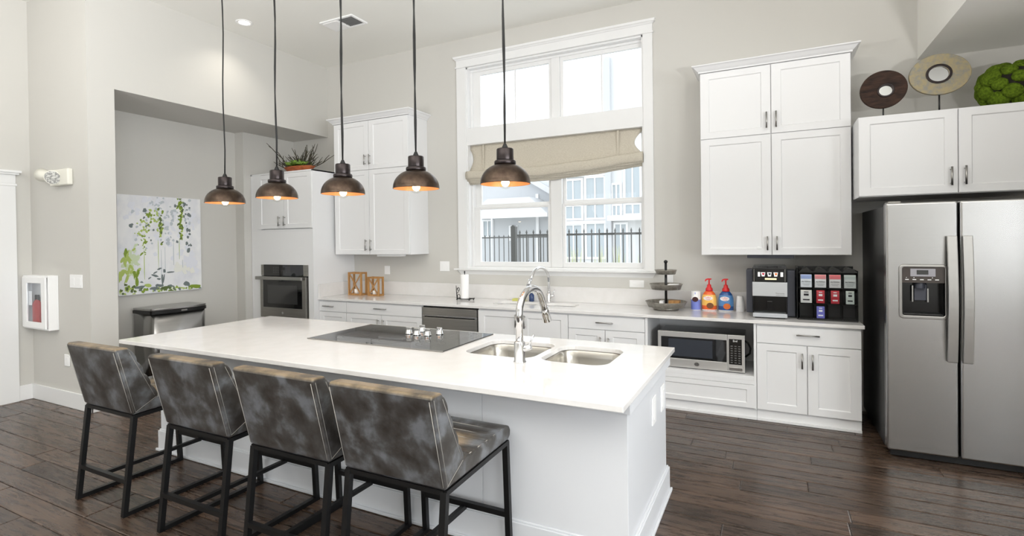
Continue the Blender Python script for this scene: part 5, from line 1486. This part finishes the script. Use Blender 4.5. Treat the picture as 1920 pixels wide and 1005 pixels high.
fence(-7.35, -4.7, 12.5, 1.83, 1.75, .146, 'farther dark picket fence seen through the left window half')

def building(label, x0, x1, y, h, wallm, rects, loc, roof=None, extra=None):
    t = thing('apartment_building', label, 'building', loc, 'pale buildings outside')
    part('wall', MB().box(x0, x1, y, y + 4, -.05, h), wallm, t)
    for (a, b, z0, z1) in rects:
        f_ = part('window', MB().plate([(a - .09, z0 - .09), (b + .09, z0 - .09), (b + .09, z1 + .09), (a - .09, z1 + .09)], [[(a, z0), ((a + b) / 2 - .03, z0), ((a + b) / 2 - .03, z1), (a, z1)], [((a + b) / 2 + .03, z0), (b, z0), (b, z1), ((a + b) / 2 + .03, z1)]], 'y', y - .07, y - .0005), M['trim'], t)
        part('pane', MB().box(a, b, y - .03, y - .001, z0, z1), M['extglass'], f_)
    return t
b1 = building('pale apartment building with white framed windows behind the near fence', -8.75, -2.5, 22, 9.5, M['siding'],
    [(-8.24, -7.48, 3.47, 4.30), (-7.24, -6.45, 3.47, 4.36), (-8.24, -7.48, 2.62, 3.15), (-7.24, -6.45, 2.62, 3.18), (-5.50, -4.90, 3.35, 4.95), (-6.05, -5.75, 3.35, 4.0), (-5.50, -4.90, 2.75, 3.12), (-6.05, -5.75, 2.70, 3.1), (-8.24, -7.48, .9, 2.3), (-7.24, -6.45, .9, 2.35), (-5.95, -5.5, .6, 2.3)], (-5.6, 22, -.05))
part('pilaster', MB().box(-8.75, -8.42, 21.8, 22, -.05, 9.5), M['trim'], b1); part('pilaster', MB().box(-6.35, -6.10, 21.8, 22, -.05, 9.5), M['siding2'], b1)
part('belt_course', MB().box(-8.4, -6.35, 21.85, 22, 2.36, 2.5), M['trim'], b1); part('belt_course', MB().box(-8.4, -6.35, 21.85, 22, 4.45, 4.65), M['trim'], b1); part('balcony_ledge', MB().box(-6.1, -2.5, 21.2, 22, 2.45, 2.65), M['trim'], b1)
b2 = building('pale gabled house seen through the left window half', -16.5, -9.6, 24, 4.0, M['siding2'], [(-13.6, -13.1, 1.9, 2.7), (-12.0, -11.7, 1.75, 2.35), (-13.4, -12.9, 3.0, 3.6)], (-13, 24, -.05))
part('gable', MB().prism([(-16.8, 4.0), (-9.3, 4.0), (-13.0, 6.2)], 'y', 24, 28), M['siding2'], b2)
part('roof', MB().prism([(-13.0, 6.2), (-9.1, 3.85), (-9.1, 3.6), (-13.0, 5.95)], 'y', 23.5, 28.3), M['roof'], b2); part('roof', MB().prism([(-13.0, 6.2), (-17.0, 3.85), (-17.0, 3.6), (-13.0, 5.95)], 'y', 23.5, 28.3), M['roof'], b2)
part('porch_roof', MB().prism([(-13.8, 2.95), (-9.4, 2.95), (-10.3, 3.75), (-12.6, 3.75)], 'y', 22.6, 24), M['roof'], b2)
part('porch_beam', MB().box(-13.8, -9.4, 22.6, 22.8, 2.78, 2.95), M['trim'], b2); part('porch_post', MB().box(-12.42, -12.34, 22.6, 22.68, -.05, 2.78), M['roof'], b2); part('corner_board', MB().box(-10.55, -10.40, 23.9, 24.0, -.05, 4.0), M['trim'], b2)
rd = random.Random(9)
GL = ['leftmost', 'second', 'third', 'fourth', 'fifth', 'sixth', 'seventh', 'rightmost']
for k in range(8):
    gx = -3.95 + k * .40; gy = 10.2 + rd.uniform(-.4, .6)
    mb = MB()
    for _ in range(40):
        a = rd.uniform(0, 2 * PI); L_ = rd.uniform(.8, 1.55); lean = rd.uniform(.02, .12)
        bx, by = gx + rd.uniform(-.07, .07), gy + rd.uniform(-.07, .07)
        p0 = Vector((bx, by, -.05)); p1 = Vector((bx + math.cos(a) * lean * .4, by + math.sin(a) * lean * .4, L_ * .6)); p2 = Vector((bx + math.cos(a) * lean, by + math.sin(a) * lean, L_))
        mb.tube([p0, p1, p2], [.010, .009, .003], 4, cap=False)
    solo('ornamental_grass', mb, M['grass'], (gx, gy, -.05), GL[k] + ' clump of tall pale grass, counted from the left behind the near fence', 'grass clump', 'grass clumps behind the fence')
